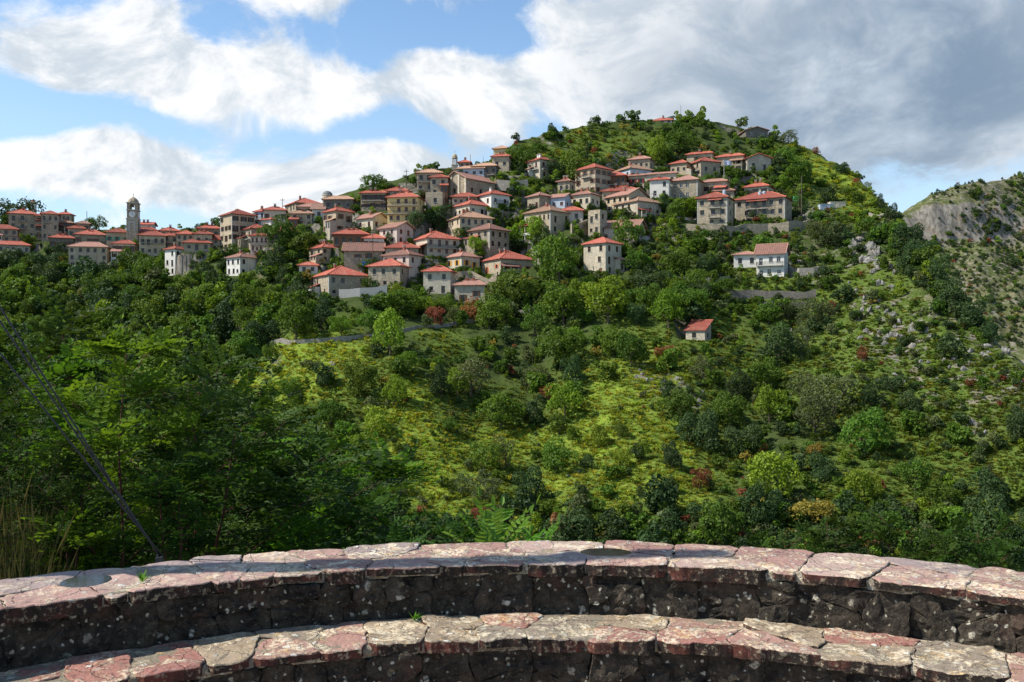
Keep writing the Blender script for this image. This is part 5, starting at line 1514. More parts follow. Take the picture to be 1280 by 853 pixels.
# ------------------------------------------------------------------ foreground: curved stone wall with a seat ledge
m, nt, out = make_mat('flagstone')
p = wpos(nt); rnd = nt.node('ShaderNodeObjectInfo').outputs['Random']
cr = nt.node('ShaderNodeValToRGB'); cr.color_ramp.interpolation = 'CONSTANT'
cols = [(.35, .215, .18), (.29, .16, .13), (.38, .265, .22), (.25, .125, .10), (.33, .195, .16), (.24, .185, .175), (.36, .235, .195), (.28, .15, .12)]
el = cr.color_ramp.elements; el[0].color = (*cols[0], 1); el[1].position = 1/8; el[1].color = (*cols[1], 1)
for i in range(2, 8):
    e = el.new(i/8); e.color = (*cols[i], 1)
nt.set(cr.inputs[0], rnd)
def crust(nt, p, base, amount, pale=1.0):
    """stone with veins, cream crust, round pale lichens and a few orange ones"""
    c = nt.mix(nt.ramp(nt.noise(p, 9, 6, .65), .3, .75, 0, .55), base, nt.mix(.5, base, (.12, .06, .05)))
    c = nt.mix(nt.ramp(nt.noise(p, 60, 3, .6), .35, .7, 0, .35), c, nt.mix(.6, base, (.55, .42, .36)))
    w = nt.vmath('ADD', p, nt.vmath('SCALE', nt.noise(p, 7, 3, .6, out=1), scale=.12))
    vein = nt.node('ShaderNodeTexVoronoi', dict(feature='DISTANCE_TO_EDGE'), Vector=w, Scale=3.1)
    c = nt.mix(nt.ramp(vein.outputs[0], .0, .010, .6, 0), c, (.07, .045, .04))
    pn = nt.noise(p, 5.0, 8, .70, .6)
    patch = nt.math('MULTIPLY', nt.ramp(pn, .45, .56), amount)
    pc = nt.mix(nt.noise(p, 30, 4, .6), (.48, .40, .27), (.66, .58, .44))
    pc = nt.mix(nt.ramp(nt.noise(p, 11, 3, .6), .50, .66, 0, .75), pc, (.46, .29, .11))
    fine = nt.ramp(nt.noise(p, 42, 5, .72), .40, .56)
    c = nt.mix(nt.math('MULTIPLY', patch, fine), c, pc)
    lv = nt.node('ShaderNodeTexVoronoi', dict(feature='F1'), Vector=nt.vmath('ADD', p, nt.vmath('SCALE', nt.noise(p, 25, 2, .5, out=1), scale=.035)), Scale=15.0)
    hue = nt.node('ShaderNodeSeparateColor', None, Color=lv.outputs['Color'])
    spot = nt.math('MULTIPLY', nt.ramp(lv.outputs[0], .26, .33, 1, 0), nt.ramp(hue.outputs[0], .74, .78))
    sc = nt.mix(hue.outputs[1], (.30, .29, .24), (.64, .62, .54))
    c = nt.mix(nt.math('MULTIPLY', spot, .85), c, sc)
    h = nt.math('ADD', nt.math('MULTIPLY', nt.noise(p, 26, 6, .65), .6), nt.math('ADD', nt.math('MULTIPLY', patch, .35), nt.math('MULTIPLY', spot, .3)))
    h = nt.math('SUBTRACT', h, nt.ramp(vein.outputs[0], 0, .012, .5, 0))
    return c, h
c, h = crust(nt, p, cr.outputs[0], nt.ramp(nt.math('FRACT', nt.math('MULTIPLY', rnd, 7.31)), .1, .6, .6, 1.0))
finish(nt, out, c, nt.ramp(nt.noise(p, 14, 3), .3, .7, .55, .85), .3, h, .9, .022)
m, nt, out = make_mat('ledge_stone')
p = wpos(nt); rnd = nt.node('ShaderNodeObjectInfo').outputs['Random']
cr = nt.node('ShaderNodeValToRGB'); cr.color_ramp.interpolation = 'CONSTANT'
cols = [(.24, .19, .125), (.27, .11, .085), (.27, .215, .14), (.30, .165, .13), (.20, .17, .125), (.24, .095, .075)]
el = cr.color_ramp.elements; el[0].color = (*cols[0], 1); el[1].position = 1/6; el[1].color = (*cols[1], 1)
for i in range(2, 6):
    e = el.new(i/6); e.color = (*cols[i], 1)
nt.set(cr.inputs[0], rnd)
c, h = crust(nt, p, cr.outputs[0], .9)
finish(nt, out, c, .75, .25, h, .9, .022)
m, nt, out = make_mat('wall_stone')          # black crusted, weathered face of the wall
p = wpos(nt); rnd = nt.node('ShaderNodeObjectInfo').outputs['Random']
c = nt.mix(nt.ramp(nt.noise(p, 7, 7, .7), .32, .7), (.012, .011, .010), (.072, .058, .042))
c = nt.mix(nt.ramp(nt.noise(p, 3.0, 5, .6), .55, .72, 0, .5), c, (.10, .045, .032))
c = nt.mix(nt.ramp(nt.noise(p, 38, 5, .7), .52, .72, 0, .55), c, (.17, .145, .105))
lv = nt.node('ShaderNodeTexVoronoi', dict(feature='F1'), Vector=nt.vmath('ADD', p, nt.vmath('SCALE', nt.noise(p, 22, 2, .5, out=1), scale=.05)), Scale=11.0)
hue = nt.node('ShaderNodeSeparateColor', None, Color=lv.outputs['Color'])
spot = nt.math('MULTIPLY', nt.ramp(lv.outputs[0], .20, .30, 1, 0), nt.ramp(nt.math('ADD', hue.outputs[0], nt.noise(p, 2.2, 3)), 1.10, 1.16))
c = nt.mix(nt.math('MULTIPLY', spot, nt.ramp(nt.noise(p, 55, 3, .6), .3, .6, .2, .95)), c, nt.mix(hue.outputs[1], (.20, .17, .12), (.55, .52, .43)))
lv2 = nt.node('ShaderNodeTexVoronoi', dict(feature='F1'), Vector=nt.vmath('ADD', p, nt.vmath('SCALE', nt.noise(p, 40, 2, .5, out=1), scale=.03)), Scale=27.0)
hue2 = nt.node('ShaderNodeSeparateColor', None, Color=lv2.outputs['Color'])
spot2 = nt.math('MULTIPLY', nt.ramp(lv2.outputs[0], .18, .30, 1, 0), nt.ramp(nt.math('ADD', hue2.outputs[0], nt.noise(p, 3, 3)), 1.12, 1.16))
c = nt.mix(nt.math('MULTIPLY', spot2, .9), c, nt.mix(hue2.outputs[1], (.30, .27, .19), (.52, .50, .42)))
crk = nt.node('ShaderNodeTexVoronoi', dict(feature='DISTANCE_TO_EDGE'), Vector=nt.vmath('ADD', p, nt.vmath('SCALE', nt.noise(p, 6, 4, .6, out=1), scale=.25)), Scale=4.5)
h = nt.math('ADD', nt.noise(p, 16, 8, .7), nt.ramp(crk.outputs[0], 0, .02, -.35, 0))
h = nt.math('ADD', h, nt.math('MULTIPLY', spot, .15))
finish(nt, out, c, .85, .2, h, 1.0, .03)
m, nt, out = make_mat('cap_edge')            # broken edges of the slabs, red stone under a dark crust
p = wpos(nt)
c = nt.mix(nt.ramp(nt.noise(p, 4, 6, .7), .44, .68), (.022, .017, .014), (.13, .042, .030))
c = nt.mix(nt.ramp(nt.noise(p, 30, 6, .72), .52, .66, 0, .8), c, (.36, .30, .21))
finish(nt, out, c, .85, .2, nt.noise(p, 30, 7, .7), 1.0, .02)
m, nt, out = make_mat('mortar')
p = wpos(nt)
c, h = crust(nt, p, (.20, .18, .13), 1.0)
finish(nt, out, c, .9, .15, nt.math('ADD', h, nt.noise(p, 45, 5, .7)), .9, .02)
m, nt, out = make_mat('puddle_water')
tr_ = nt.node('ShaderNodeBsdfTransparent', None, Color=(.60, .51, .55, 1)); gl_ = nt.node('ShaderNodeBsdfGlossy', None, Roughness=.09)
fr_ = nt.node('ShaderNodeFresnel', None, IOR=1.5); mx = nt.node('ShaderNodeMixShader', None, Fac=fr_.outputs[0])
nt.t.links.new(tr_.outputs[0], mx.inputs[1]); nt.t.links.new(gl_.outputs[0], mx.inputs[2]); nt.t.links.new(mx.outputs[0], out.inputs[0])
m, nt, out = make_mat('terrace_paving')
p = wpos(nt); c, h = crust(nt, p, (.28, .20, .17), .5); finish(nt, out, c, .9, .2, h, .6, .02)

ZT, ZL, ZF = -1.35, -1.66, -2.10
def circle3(a, b, c):
    ax, ay = a; bx, by = b; cx, cy = c
    d = 2*(ax*(by-cy)+bx*(cy-ay)+cx*(ay-by))
    ux = ((ax*ax+ay*ay)*(by-cy)+(bx*bx+by*by)*(cy-ay)+(cx*cx+cy*cy)*(ay-by))/d
    uy = ((ax*ax+ay*ay)*(cx-bx)+(bx*bx+by*by)*(ax-cx)+(cx*cx+cy*cy)*(bx-ax))/d
    return ux, uy, math.hypot(ax-ux, ay-uy)
def top_pt(u, v, z=ZT): y = -z*F/(v-V0); return ((u-U0)/F*y, y)
WCX, WCY, RF = circle3(top_pt(10, 726), top_pt(640, 677), top_pt(1275, 713))
RN = RF - .62
RL = RN - .46
def arc(a, r, z):                    # a: arc length measured on the inner face
    al = a/RN
    return Vector((WCX + r*math.sin(al), WCY + r*math.cos(al), z))
A0, A1 = -5.2, 5.2

def voronoi(seeds, x0, x1, y0, y1):
    cells = []
    for i, (sx, sy) in enumerate(seeds):
        poly = [(x0, y0), (x1, y0), (x1, y1), (x0, y1)]
        poly = [(max(sx-1.2, x0), y0), (min(sx+1.2, x1), y0), (min(sx+1.2, x1), y1), (max(sx-1.2, x0), y1)]
        for j, (tx, ty) in enumerate(seeds):
            if i == j or abs(tx-sx) > 2.4: continue
            mx, my = (sx+tx)/2, (sy+ty)/2; nx, ny = tx-sx, ty-sy
            outp = []
            for k in range(len(poly)):
                P_, Q_ = poly[k], poly[(k+1) % len(poly)]
                dp = (P_[0]-mx)*nx+(P_[1]-my)*ny; dq = (Q_[0]-mx)*nx+(Q_[1]-my)*ny
                if dp <= 0: outp.append(P_)
                if (dp < 0) != (dq < 0) and dp != dq:
                    t = dp/(dp-dq); outp.append((P_[0]+(Q_[0]-P_[0])*t, P_[1]+(Q_[1]-P_[1])*t))
            poly = outp
            if len(poly) < 3: break
        cells.append(poly if len(poly) >= 3 else None)
    return cells
def outline(poly, gap, rr, step=.028, rough=.009, corner=.13):
    n = len(poly); cx = sum(q[0] for q in poly)/n; cy = sum(q[1] for q in poly)/n
    # inset every edge by gap/2
    res = []
    for i in range(n):
        p0, p1, p2 = poly[i-1], poly[i], poly[(i+1) % n]
        def nrm(a, b):
            dx, dy = b[0]-a[0], b[1]-a[1]; l = math.hypot(dx, dy) or 1e-9
            return (-dy/l, dx/l)
        n1, n2 = nrm(p0, p1), nrm(p1, p2)
        bx, by = n1[0]+n2[0], n1[1]+n2[1]; l2 = bx*bx+by*by
        if l2 < .05: res.append(p1); continue
        k = gap/l2
        res.append((p1[0]+bx*k, p1[1]+by*k))
    for _ in range(1):                         # take off the corners
        nn = []
        for i in range(len(res)):
            a, b = res[i], res[(i+1) % len(res)]
            nn += [(a[0]+(b[0]-a[0])*corner, a[1]+(b[1]-a[1])*corner), (a[0]+(b[0]-a[0])*(1-corner), a[1]+(b[1]-a[1])*(1-corner))]
        res = nn
    outl = []
    for i in range(len(res)):
        a, b = res[i], res[(i+1) % len(res)]; l = math.hypot(b[0]-a[0], b[1]-a[1]); k = max(1, int(l/step))
        for j in range(k):
            t = j/k; x = a[0]+(b[0]-a[0])*t; y = a[1]+(b[1]-a[1])*t
            d = math.hypot(x-cx, y-cy) or 1; q = rr.uniform(-rough, rough)*.5 + float(fbm(x*11+cx*31, y*11, 3, 5))*rough*3.4
            outl.append((x+(x-cx)/d*q, y+(y-cy)/d*q))
    return outl, cx, cy
def stone_mesh(poly, gap, rr, mapf, thick, mat, dome=.0, rough=.009, relief=.006, edge=.006, tilt=.009, side=None):
    o, cx, cy = outline(poly, gap, rr, rough=rough)
    if len(o) < 6: return None
    ta, tb, lift = rr.uniform(-tilt, tilt), rr.uniform(-tilt, tilt), rr.uniform(-.008, .006)
    rings = [(1.0, -thick), (1.0, -edge*1.3), (.985, -edge*.35), (.955, 0), (.85, 0), (.68, 0), (.48, 0), (.25, 0)]
    V = []; n = len(o); ox, oy = rr.uniform(0, 50), rr.uniform(0, 50)
    for (s, dz) in rings:
        xs = np.array([cx+(q[0]-cx)*s for q in o]); ys = np.array([cy+(q[1]-cy)*s for q in o])
        f = fbm(xs*9+ox, ys*9+oy, 4, 7); g = fbm(xs*4+ox, ys*4+oy, 3, 17)
        z = lift + ta*(xs-cx)/.4 + tb*(ys-cy)/.4 + f*relief*2 + np.floor(g*5+.5)*relief*.9 + dome*(1-s*s) + dz
        if dz == -thick: z = np.full(n, -thick)
        V += [mapf(xs[k], ys[k], z[k]) for k in range(n)]
    fs = []
    for r in range(len(rings)-1):
        for k in range(n): k2 = (k+1) % n; fs.append((r*n+k, r*n+k2, (r+1)*n+k2, (r+1)*n+k))
    ci = len(V); zc = lift+dome
    V.append(mapf(cx, cy, zc)); b0 = (len(rings)-1)*n
    fs += [(b0+k, b0+(k+1) % n, ci) for k in range(n)]
    org = sum((Vector(v) for v in V), Vector())/len(V)
    mi = [1 if (side and i < n) else 0 for i in range(len(fs))]
    me = new_mesh('stone', [Vector(v)-org for v in V], fs, [M[mat]]+([M[side]] if side else []), mi, False)
    return me, org

def course(parent, rr, seeds, dom, gap, mapf, thick, mat, name='stone', **k):
    for poly in voronoi(seeds, *dom):
        if not poly: continue
        area = abs(sum(poly[i-1][0]*poly[i][1]-poly[i][0]*poly[i-1][1] for i in range(len(poly))))/2
        if area < .008: continue
        r = stone_mesh(poly, gap, rr, mapf, thick*rr.uniform(.6, 1.15), mat, **k)
        if r: mesh_obj(name, r[0], parent, r[1])

def strip(name, parent, mat, prof, na=260, noise_amp=.006):
    """core swept along the arc; prof list of (r, z)"""
    V = []; fs = []; n = len(prof)
    for i in range(na+1):
        a = A0+(A1-A0)*i/na
        for j, (r, z) in enumerate(prof):
            w = float(fbm(a*7+j*3.1, j*1.7, 4, 23))*noise_amp*2
            V.append(arc(a, r+w, z+w*.7))
    for i in range(na):
        for j in range(n-1): fs.append((i*n+j, i*n+j+1, (i+1)*n+j+1, (i+1)*n+j))
    return mesh_obj(name, new_mesh(name, V, fs, [M[mat]], None, True), parent)

PUD = []
for (u, v, w, h) in ((108, 727, 62, 17), (757, 691, 66, 11)):
    c = top_pt(u, v, ZT); PUD.append((c[0], c[1], w/2*c[1]/F, h/2*c[1]*c[1]/F/1.35))
def cap_map(x, y, z):
    q = arc(x, RN+y, ZT+z)
    if z > -.03:
        for (cx, cy, sx, sy) in PUD:       # worn hollows that hold the rain
            e = math.hypot((q.x-cx)/sx, (q.y-cy)/sy)
            if e < 2.2:
                t = min(max((2.2-e)/.8, 0), 1); q.z += t*(ZT+(-.012+.016*min(e, 1.25)**2)-q.z)
    return q
def build_wall():
    rr = random.Random(12)
    root = empty('stone_wall', (0, 0, 0)); tag(root, 'curved parapet wall capped with pink lichen covered flagstones', 'wall')
    # core: bedding mortar between the cap stones, dark face below
    dens = [RN+.045+(RF-RN-.075)*k/14 for k in range(15)]
    strip('mortar', root, 'mortar', [(RN+.032, ZT-.07), (RN+.03, ZT-.02)] + [(r, ZT-.009) for r in dens] + [(RF-.03, ZT-.1), (RF-.03, -3.6)], 420, .010)
    strip('core', root, 'wall_stone', [(RN+.05, ZL-.6), (RN+.05, ZT-.062)], 300, .006)
    seeds = []; a = A0
    while a < A1:
        st = rr.uniform(.20, .50)
        if rr.random() < .34: seeds.append((a+st/2, .31+rr.uniform(-.07, .07)))
        else:
            seeds.append((a+st/2+rr.uniform(-.1, .1), .13+rr.uniform(-.05, .08)))
            seeds.append((a+st/2+rr.uniform(-.14, .14), .46+rr.uniform(-.07, .07)))
            if rr.random() < .22: seeds.append((a+st+rr.uniform(-.06, .06), .3+rr.uniform(-.2, .2)))
        a += st
    course(root, rr, seeds, (A0, A1, -.012, RF-RN+.01), .008, cap_map, .075, 'flagstone', rough=.010, relief=.005, side='cap_edge')
    # face stones between cap and ledge
    seeds = []; a = A0
    while a < A1:
        st = rr.uniform(.16, .42)
        if rr.random() < .45: seeds.append((a+st/2, .12+rr.uniform(-.05, .05)))
        else:
            seeds.append((a+st/2+rr.uniform(-.06, .06), .055+rr.uniform(-.02, .03))); seeds.append((a+st/2+rr.uniform(-.06, .06), .19+rr.uniform(-.03, .02)))
        a += st
    course(root, rr, seeds, (A0, A1, -.02, ZT-.065-ZL), -.002, lambda x, y, z: arc(x, RN+.028-z, ZL+y), .06, 'wall_stone', dome=.004, rough=.010, relief=.018, edge=.004, tilt=.012)
    # seat ledge
    root2 = empty('stone_ledge', (0, 0, 0)); tag(root2, 'lower curved stone ledge with grey and red slabs in front of the wall', 'ledge')
    dens = [RL+.045+(RN-RL-.015)*k/10 for k in range(11)]
    strip('mortar', root2, 'mortar', [(RL+.032, ZL-.07), (RL+.03, ZL-.02)] + [(r, ZL-.008) for r in dens], 420, .010)
    strip('core', root2, 'wall_stone', [(RL+.06, ZF-.3), (RL+.06, ZL-.052)], 300, .006)
    seeds = []; a = A0
    while a < A1:
        st = rr.uniform(.22, .55)
        if rr.random() < .5: seeds.append((a+st/2, .22+rr.uniform(-.05, .05)))
        else:
            seeds.append((a+st/2+rr.uniform(-.1, .1), .10+rr.uniform(-.03, .06))); seeds.append((a+st/2+rr.uniform(-.12, .12), .34+rr.uniform(-.05, .05)))
        a += st
    course(root2, rr, seeds, (A0, A1, -.012, RN-RL+.02), .0075, lambda x, y, z: arc(x, RL+y, ZL+z), .07, 'ledge_stone', rough=.012, relief=.007, tilt=.012, side='cap_edge')
    seeds = []; a = A0
    while a < A1:
        st = rr.uniform(.18, .45)
        seeds.append((a+st/2+rr.uniform(-.06, .06), .09+rr.uniform(-.03, .03))); seeds.append((a+st/2+rr.uniform(-.1, .1), .29+rr.uniform(-.04, .05)))
        a += st
    course(root2, rr, seeds, (A0, A1, -.02, ZL-.06-ZF), -.002, lambda x, y, z: arc(x, RL+.030-z, ZF+y), .06, 'wall_stone', dome=.004, rough=.010, relief=.018, edge=.004, tilt=.012)
build_wall()
# terrace floor under the viewer
b = MB(); n = 48
b.add([(WCX, WCY, ZF)] + [(WCX+(RL+.3)*math.cos(2*PI*k/n), WCY+(RL+.3)*math.sin(2*PI*k/n), ZF) for k in range(n)], [(0, 1+k, 1+(k+1) % n) for k in range(n)])
tag(b.build('terrace', M['terrace_paving']), 'paved terrace inside the curved wall', kind='structure')
b = MB(); b.add([(-60, -60, ZF-.02), (60, -60, ZF-.02), (60, 1.0, ZF-.02), (-60, 1.0, ZF-.02)], [(0, 1, 2, 3)])
tag(b.build('forecourt', M['path_gravel']), 'gravel forecourt behind the viewpoint', kind='structure')

# puddles lying in hollows of the cap stones
def puddle(label, u, v, w, h, seed):
    rr = np.random.default_rng(seed); c = top_pt(u, v, ZT); n = 40; V = []
    sx = w/2*c[1]/F; sy = h/2*c[1]*c[1]/F/1.35
    for k in range(n):
        a = 2*PI*k/n; r = 1.2+.16*math.sin(2*a+seed)+.10*math.sin(3*a+1.7*seed)+.05*math.sin(7*a)
        V.append((c[0]+sx*r*math.cos(a), c[1]+sy*r*math.sin(a), ZT+.003))
    V.append((c[0], c[1], ZT+.0031))
    fs = [(k, (k+1) % n, n) for k in range(n)]
    o = mesh_obj('puddle', new_mesh('puddle', V, fs, [M['puddle_water']], None, True)); tag(o, label, 'puddle')
puddle('dark rain puddle reflecting the sky near the left end of the wall', 108, 727, 62, 17, 3)
puddle('shallow violet puddle on a pink capstone right of the wall centre', 757, 691, 66, 11, 5)

# guy cables anchored on the wall
anch = Vector((*top_pt(199, 699), ZT))
root = empty('cable_anchor', anch); tag(root, 'small iron anchor eye where the cables meet the wall', 'anchor')
b = MB(); b.box(-.018, .018, -.018, .018, -.06, .012); b.tube([(0, 0, .0), (-.01, 0, .03)], .010, 8); b.build('plate', M['iron'], root)
PEND = None
for lab, (u, v), off in (('upper of three dark guy cables slanting down to the wall', (0, 381), 0.0), ('middle of three dark guy cables, close to the upper one', (0, 400), .012), ('lower of three dark guy cables, the separate one', (0, 441), .03)):
    k = 2.2; e = Vector(((199+(u-199)*k-U0)/F*5.2, 5.2, (V0-(699+(v-699)*k))/F*5.2))
    a = anch+Vector((off*.6, 0, .02)); b = MB(); n = 14; pts_ = []
    for i in range(n+1):
        t = i/n; q = a.lerp(e, t); q.z -= .05*4*t*(1-t)*.5; pts_.append(q-a)
    b.tube(pts_, .0058, 7)
    tag(b.build('guy_cable', M['cable'], None, a, smooth=True), lab, 'cable', 'guy cables at the left'); PEND = e
b = MB(); b.tube([(0, 0, -2.5), (0, 0, 4.5)], [.14, .11], 10)
o = b.build('utility_pole', M['pole_wood'], None, (PEND.x-.15, PEND.y, 0)); tag(o, 'wooden pole just outside the left edge that carries the guy cables', 'pole')

# ------------------------------------------------------------------ saplings with pinnate leaves on the bank below the wall
def pinnate(base, d, up, ln, rng, pairs=6, lw=.034, ll=.070, droop=.25):
    """one compound leaf -> (n,4,3) quads"""
    d = d/np.linalg.norm(d); side = np.cross(d, up); side /= np.linalg.norm(side)+1e-9; nrm = np.cross(side, d)
    Q = []
    def pos(t): return base + d*ln*t + nrm*(-droop*ln*t*t)
    rw = .0022
    Q.append([pos(0)-side*rw, pos(0)+side*rw, pos(.98)+side*rw*.5, pos(.98)-side*rw*.5])
    items = [(1.0, 0)] + [(.16+.8*k/pairs, s) for k in range(pairs) for s in (-1, 1)]
    for (t, s) in items:
        o = pos(t); dd = (d*.35+side*s if s else d) + nrm*rng.uniform(-.25, .15) + rng.normal(size=3)*.10
        dd /= np.linalg.norm(dd); L_ = ll*rng.uniform(.8, 1.15)*(1-.25*abs(t-.5)); w = lw*rng.uniform(.85, 1.15)
        sd = np.cross(dd, nrm); sd /= np.linalg.norm(sd)+1e-9; up2 = np.cross(sd, dd); f = up2*w*.30
        b0 = o+dd*.004; tip = o+dd*L_
        Q.append([b0, o+dd*L_*.35+sd*w*.5+f, o+dd*L_*.75+sd*w*.42+f, tip])
        Q.append([b0, tip, o+dd*L_*.75-sd*w*.42+f, o+dd*L_*.35-sd*w*.5+f])
    return Q
def make_sapling(seed, H=4.6, spread=1.5, nstem=3, nbr=10, leaves=560, lsc=1.0, bare=.22, leafmat='leaf_robinia'):
    rr = random.Random(seed); rng = np.random.default_rng(seed); b = MB(); tips = []
    for s in range(nstem):
        a = rr.uniform(0, 6.28); top = Vector((math.cos(a)*spread*rr.uniform(.1, .5), math.sin(a)*spread*rr.uniform(.1, .5), H*rr.uniform(.8, 1.0) if s else H))
        mid = top*.5+Vector((rr.uniform(-.15, .15), rr.uniform(-.15, .15), 0))
        stem = [Vector((rr.uniform(-.1, .1), rr.uniform(-.1, .1), -.3)), mid*.5+Vector((rr.uniform(-.05, .05), 0, 0)), mid, (mid+top)/2+Vector((rr.uniform(-.1, .1), rr.uniform(-.1, .1), 0)), top]
        b.tube(stem, [.030, .026, .020, .013, .005], 6)
        tips.append((stem[3], stem[4], 1.0))
        for k in range(nbr):
            t = bare+(1-bare)*(k+.5)/nbr; q = t*4; i = min(int(q), 3); st = stem[i].lerp(stem[i+1], q-i)
            a = k*2.4+rr.uniform(-.5, .5); L_ = spread*(1.15-.75*t)*rr.uniform(.6, 1.05)
            e = st+Vector((math.cos(a)*L_, math.sin(a)*L_, L_*rr.uniform(.35, .95)))
            m_ = st.lerp(e, .5)+Vector((0, 0, -L_*.08))
            b.tube([st, m_, e], [.012*(1.2-t), .008*(1.2-t)+.002, .003], 5)
            tips.append((st.lerp(m_, .4), e, L_))
            for k2 in range(3):
                t2 = rr.uniform(.3, .9); s2 = st.lerp(e, t2); a2 = a+rr.uniform(-1.3, 1.3); l2 = L_*.5
                e2 = s2+Vector((math.cos(a2)*l2, math.sin(a2)*l2, l2*rr.uniform(.1, .9)))
                b.tube([s2, e2], [.005, .002], 4); tips.append((s2, e2, l2))
    tot = sum(max(t[2], .3) for t in tips); Q = []
    for (s, e, L_) in tips:
        n = max(2, int(leaves*max(L_, .3)/tot)); ax = np.array(e-s); ax /= np.linalg.norm(ax)+1e-9
        for k in range(n):
            t = rng.uniform(.08, 1.03); base_ = np.array(s.lerp(e, t)); a = rng.uniform(0, 6.28)
            d = np.array([math.cos(a), math.sin(a), rng.uniform(-.15, .55)])+ax*.7
            Q += pinnate(base_, d, np.array([0, 0, 1.0]), lsc*rng.uniform(.24, .44), rng, int(rng.integers(4, 8)), .042*lsc, .086*lsc, rng.uniform(.05, .45))
    return quad_mesh('foliage', np.array(Q), [M[leafmat]]), b.mesh('stems', [M['bark_red']], True)
SAP = [make_sapling(31, 4.6, 1.25, 1, 13, 520, 1.15), make_sapling(47, 4.2, 1.7, 2, 11, 800, leafmat='leaf_robinia_shaded'), make_sapling(63, 4.8, 1.3, 2, 11, 640, leafmat='leaf_robinia_shaded')]
def sapling(label, u, y, vtop, k, sc_xy=1.0, rz=0.0, group='saplings below the wall'):
    x = (u-U0)/F*y; z0 = height(x, y); ht = (V0-vtop)/F*y - z0
    root = empty('sapling', (x, y, z0), rz); s = ht/[4.6, 4.2, 4.8][k]; root.scale = (s*sc_xy, s*sc_xy, s)
    tag(root, label, 'sapling', group)
    mesh_obj('foliage', SAP[k][0], root); mesh_obj('stems', SAP[k][1], root)
for a in [('tall sapling with red stem and bright leaf tips, left of centre of the left thicket', 138, 9.0, 440, 0, 1.0, .4),
          ('leafy sapling at the left edge behind the cables', 22, 8.8, 505, 1, .9, 1.2), ('sapling with drooping side branch reaching right over the dry grass', 232, 10.4, 486, 1, 1.1, 2.9),
          ('dark tall sapling behind the cables at far left', -10, 12.5, 440, 2, 1.1, .8), ('broad sapling behind the tall red stemmed one', 180, 13.0, 500, 1, 1.1, 4.4),
          ('sapling low above the wall where the cables end', 210, 8.6, 585, 2, 1.0, 2.0), ('slender sapling in front of the left thicket near the puddle', 95, 8.2, 560, 2, .8, 5.2),
          ('dark sapling right of the left thicket above the wall', 300, 15.0, 575, 0, 1.1, 1.0), ('leafy dark sapling mass left of the dry grass foot', 262, 19.0, 545, 1, 1.1, 3.6),
          ('dark sapling lower centre left above the pink wall', 370, 17.0, 610, 1, 1.2, 2.2), ('feathery dark sapling in the lower gully', 345, 25.0, 575, 2, 1.2, .2),
          ('tall feathery sapling right end of the dark thicket', 425, 24.0, 588, 0, 1.0, 5.0), ('sapling half hidden behind the left thicket', 60, 16.0, 470, 0, 1.1, 2.5),
          ('sapling in the shade under the left thicket', 10, 11.0, 560, 1, 1.0, 3.3), ('low sapling peeping over the wall left of centre', 440, 14.0, 650, 1, 1.1, 4.0),
          ('deep green sapling between thicket and dry grass', 255, 27.0, 500, 1, .9, 1.9), ('dark green sapling behind the far left thicket', 110, 24.0, 455, 1, 1.0, .9)]:
    sapling(*a)
for a in [('fine leaved sapling tip above the wall, right of the yellowing shrub', 1058, 11.0, 655, 2, 1.1, .3), ('fine leaved low sapling above the wall at right', 1005, 10.5, 674, 1, .9, 1.1), ('low sapling right of the fine leaved tips at right', 1110, 11.5, 668, 1, .9, 4.1),
          ('sapling crown in the right corner behind the wall', 1262, 13.0, 668, 1, .9, .6)]:
    sapling(*a, group='saplings at the right')
# fern-like fronds just behind the wall
frond_m = []
for i in range(3):
    rng = np.random.default_rng(900+i)
    Q = pinnate(np.array([0, 0, 0.0]), np.array([.55, 0, .8]), np.array([0, 0, 1.0]), .62, rng, 11, .038, .13, .35)
    frond_m.append(quad_mesh('frond', np.array(Q), [M['leaf_fern']]))
rr = random.Random(77)
for pi, (lab, u, v) in enumerate([('bright green fern like plant showing over the wall at centre', 612, 672), ('smaller bright fern like plant right of the first at wall centre', 668, 674)]):
    y = 7.6; root = empty('fern_plant', ((u-U0)/F*y, y, (V0-v)/F*y-.28)); tag(root, lab, 'fern', 'fern plants at the wall')
    b = MB(); b.tube([(0, 0, -3.2), (0, 0, 0.02)], [.02, .012], 6); b.build('stem', M['bark'], root)
    for k in range(9 if pi == 0 else 7):
        o = mesh_obj('frond', frond_m[k % 3], root, (0, 0, 0), rr.uniform(0, 6.28)); o.rotation_euler = (rr.uniform(-.35, .35), rr.uniform(-.5, .25), k*.72); s = rr.uniform(.75, 1.05)*(1 if pi == 0 else .8); o.scale = (s, s, s)
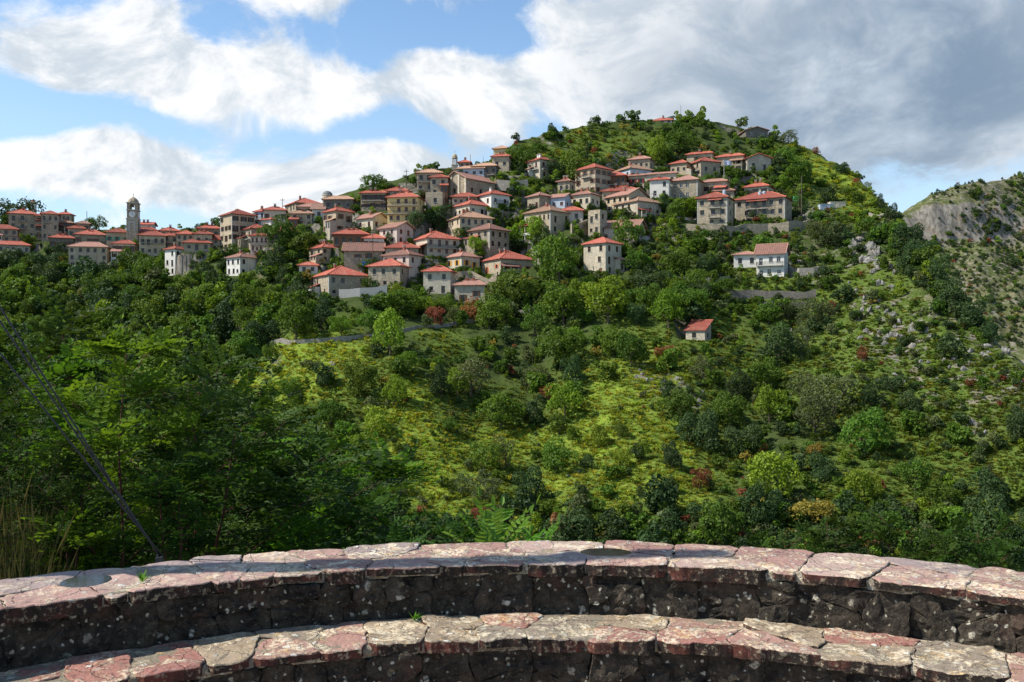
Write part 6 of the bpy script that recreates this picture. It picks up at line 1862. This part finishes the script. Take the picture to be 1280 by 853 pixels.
# little weeds rooted in the joints
for lab, u, v, z, s in (('small green weed in a joint of the wall top', 178, 728, ZT, .07), ('tiny weed growing on the ledge at centre left', 518, 776, ZL, .07), ('tiny weed at the foot of the wall on the left ledge', 377, 774, ZL, .06)):
    c = top_pt(u, v, z); rng = np.random.default_rng(int(u)); Q = []
    for k in range(16):
        a = rng.uniform(0, 6.28); d = np.array([math.cos(a), math.sin(a), rng.uniform(.3, 1.6)]); d /= np.linalg.norm(d); t = np.array([-math.sin(a), math.cos(a), 0])*s*.09
        e = d*s*rng.uniform(.6, 1.2); Q.append([-t*.3, e*.5-t, e, e*.5+t])
    o = mesh_obj('weed', quad_mesh('weed', np.array(Q), [M['leaf_fern']]), None, (c[0], c[1], z+.002)); tag(o, lab, 'weed')
# tall grass at the far left
rng = np.random.default_rng(8); Q = []
for k in range(900):
    u = -60+125*rng.random()**1.4; y = rng.uniform(7.4, 9.4); x = (u-U0)/F*y; z0 = height(x, max(y, 8.0)); h = -z0-rng.uniform(1.3, 2.5)
    if rng.random() < .3: h += rng.uniform(0, .45)
    a = rng.uniform(0, 6.28); bend = rng.uniform(.05, .35); w = rng.uniform(.0012, .0026)
    d = np.array([math.cos(a), math.sin(a), 0])*bend; t = np.array([.9, .4, 0])*w
    p0 = np.array([x, y, z0]); p1 = p0+np.array([0, 0, h*.55])+d*.3; p2 = p0+np.array([0, 0, h*.85])+d*.7; p3 = p0+np.array([0, 0, h])+d*1.2
    Q += [[p0-t, p0+t, p1+t, p1-t], [p1-t, p1+t, p2+t*.7, p2-t*.7], [p2-t*.7, p2+t*.7, p3+t*.15, p3-t*.15]]
    if rng.random() < .3: Q.append([p2, p2+t*3+(p3-p2)*.5, p3+(p3-p2)*.25, p2-t*3+(p3-p2)*.5])
tag(mesh_obj('tall_grass', quad_mesh('tall_grass', np.array(Q), [M['grass_tall']])), 'tall dry grass stems at the far left behind the wall', kind='stuff')
# bank undergrowth seen between the saplings
pts = []
for k in range(420):
    y = vr.uniform(13, 60); u = vr.uniform(-60, 520) if k % 4 else vr.uniform(860, 1320); x = (u-U0)/F*y; z = height(x, y); s = vr.uniform(1.6, 4.2)*(y/30)**.5
    pts.append((x, y, z, vr.uniform(0, 6.28), s, s*vr.uniform(.8, 1.3), vr.choices(range(7), (5, 3, 6, 1, 1, .1, 0))[0]))
scatter('bank_undergrowth', 'dense dark undergrowth on the bank below the wall', pts, SCRUB_PROTO)
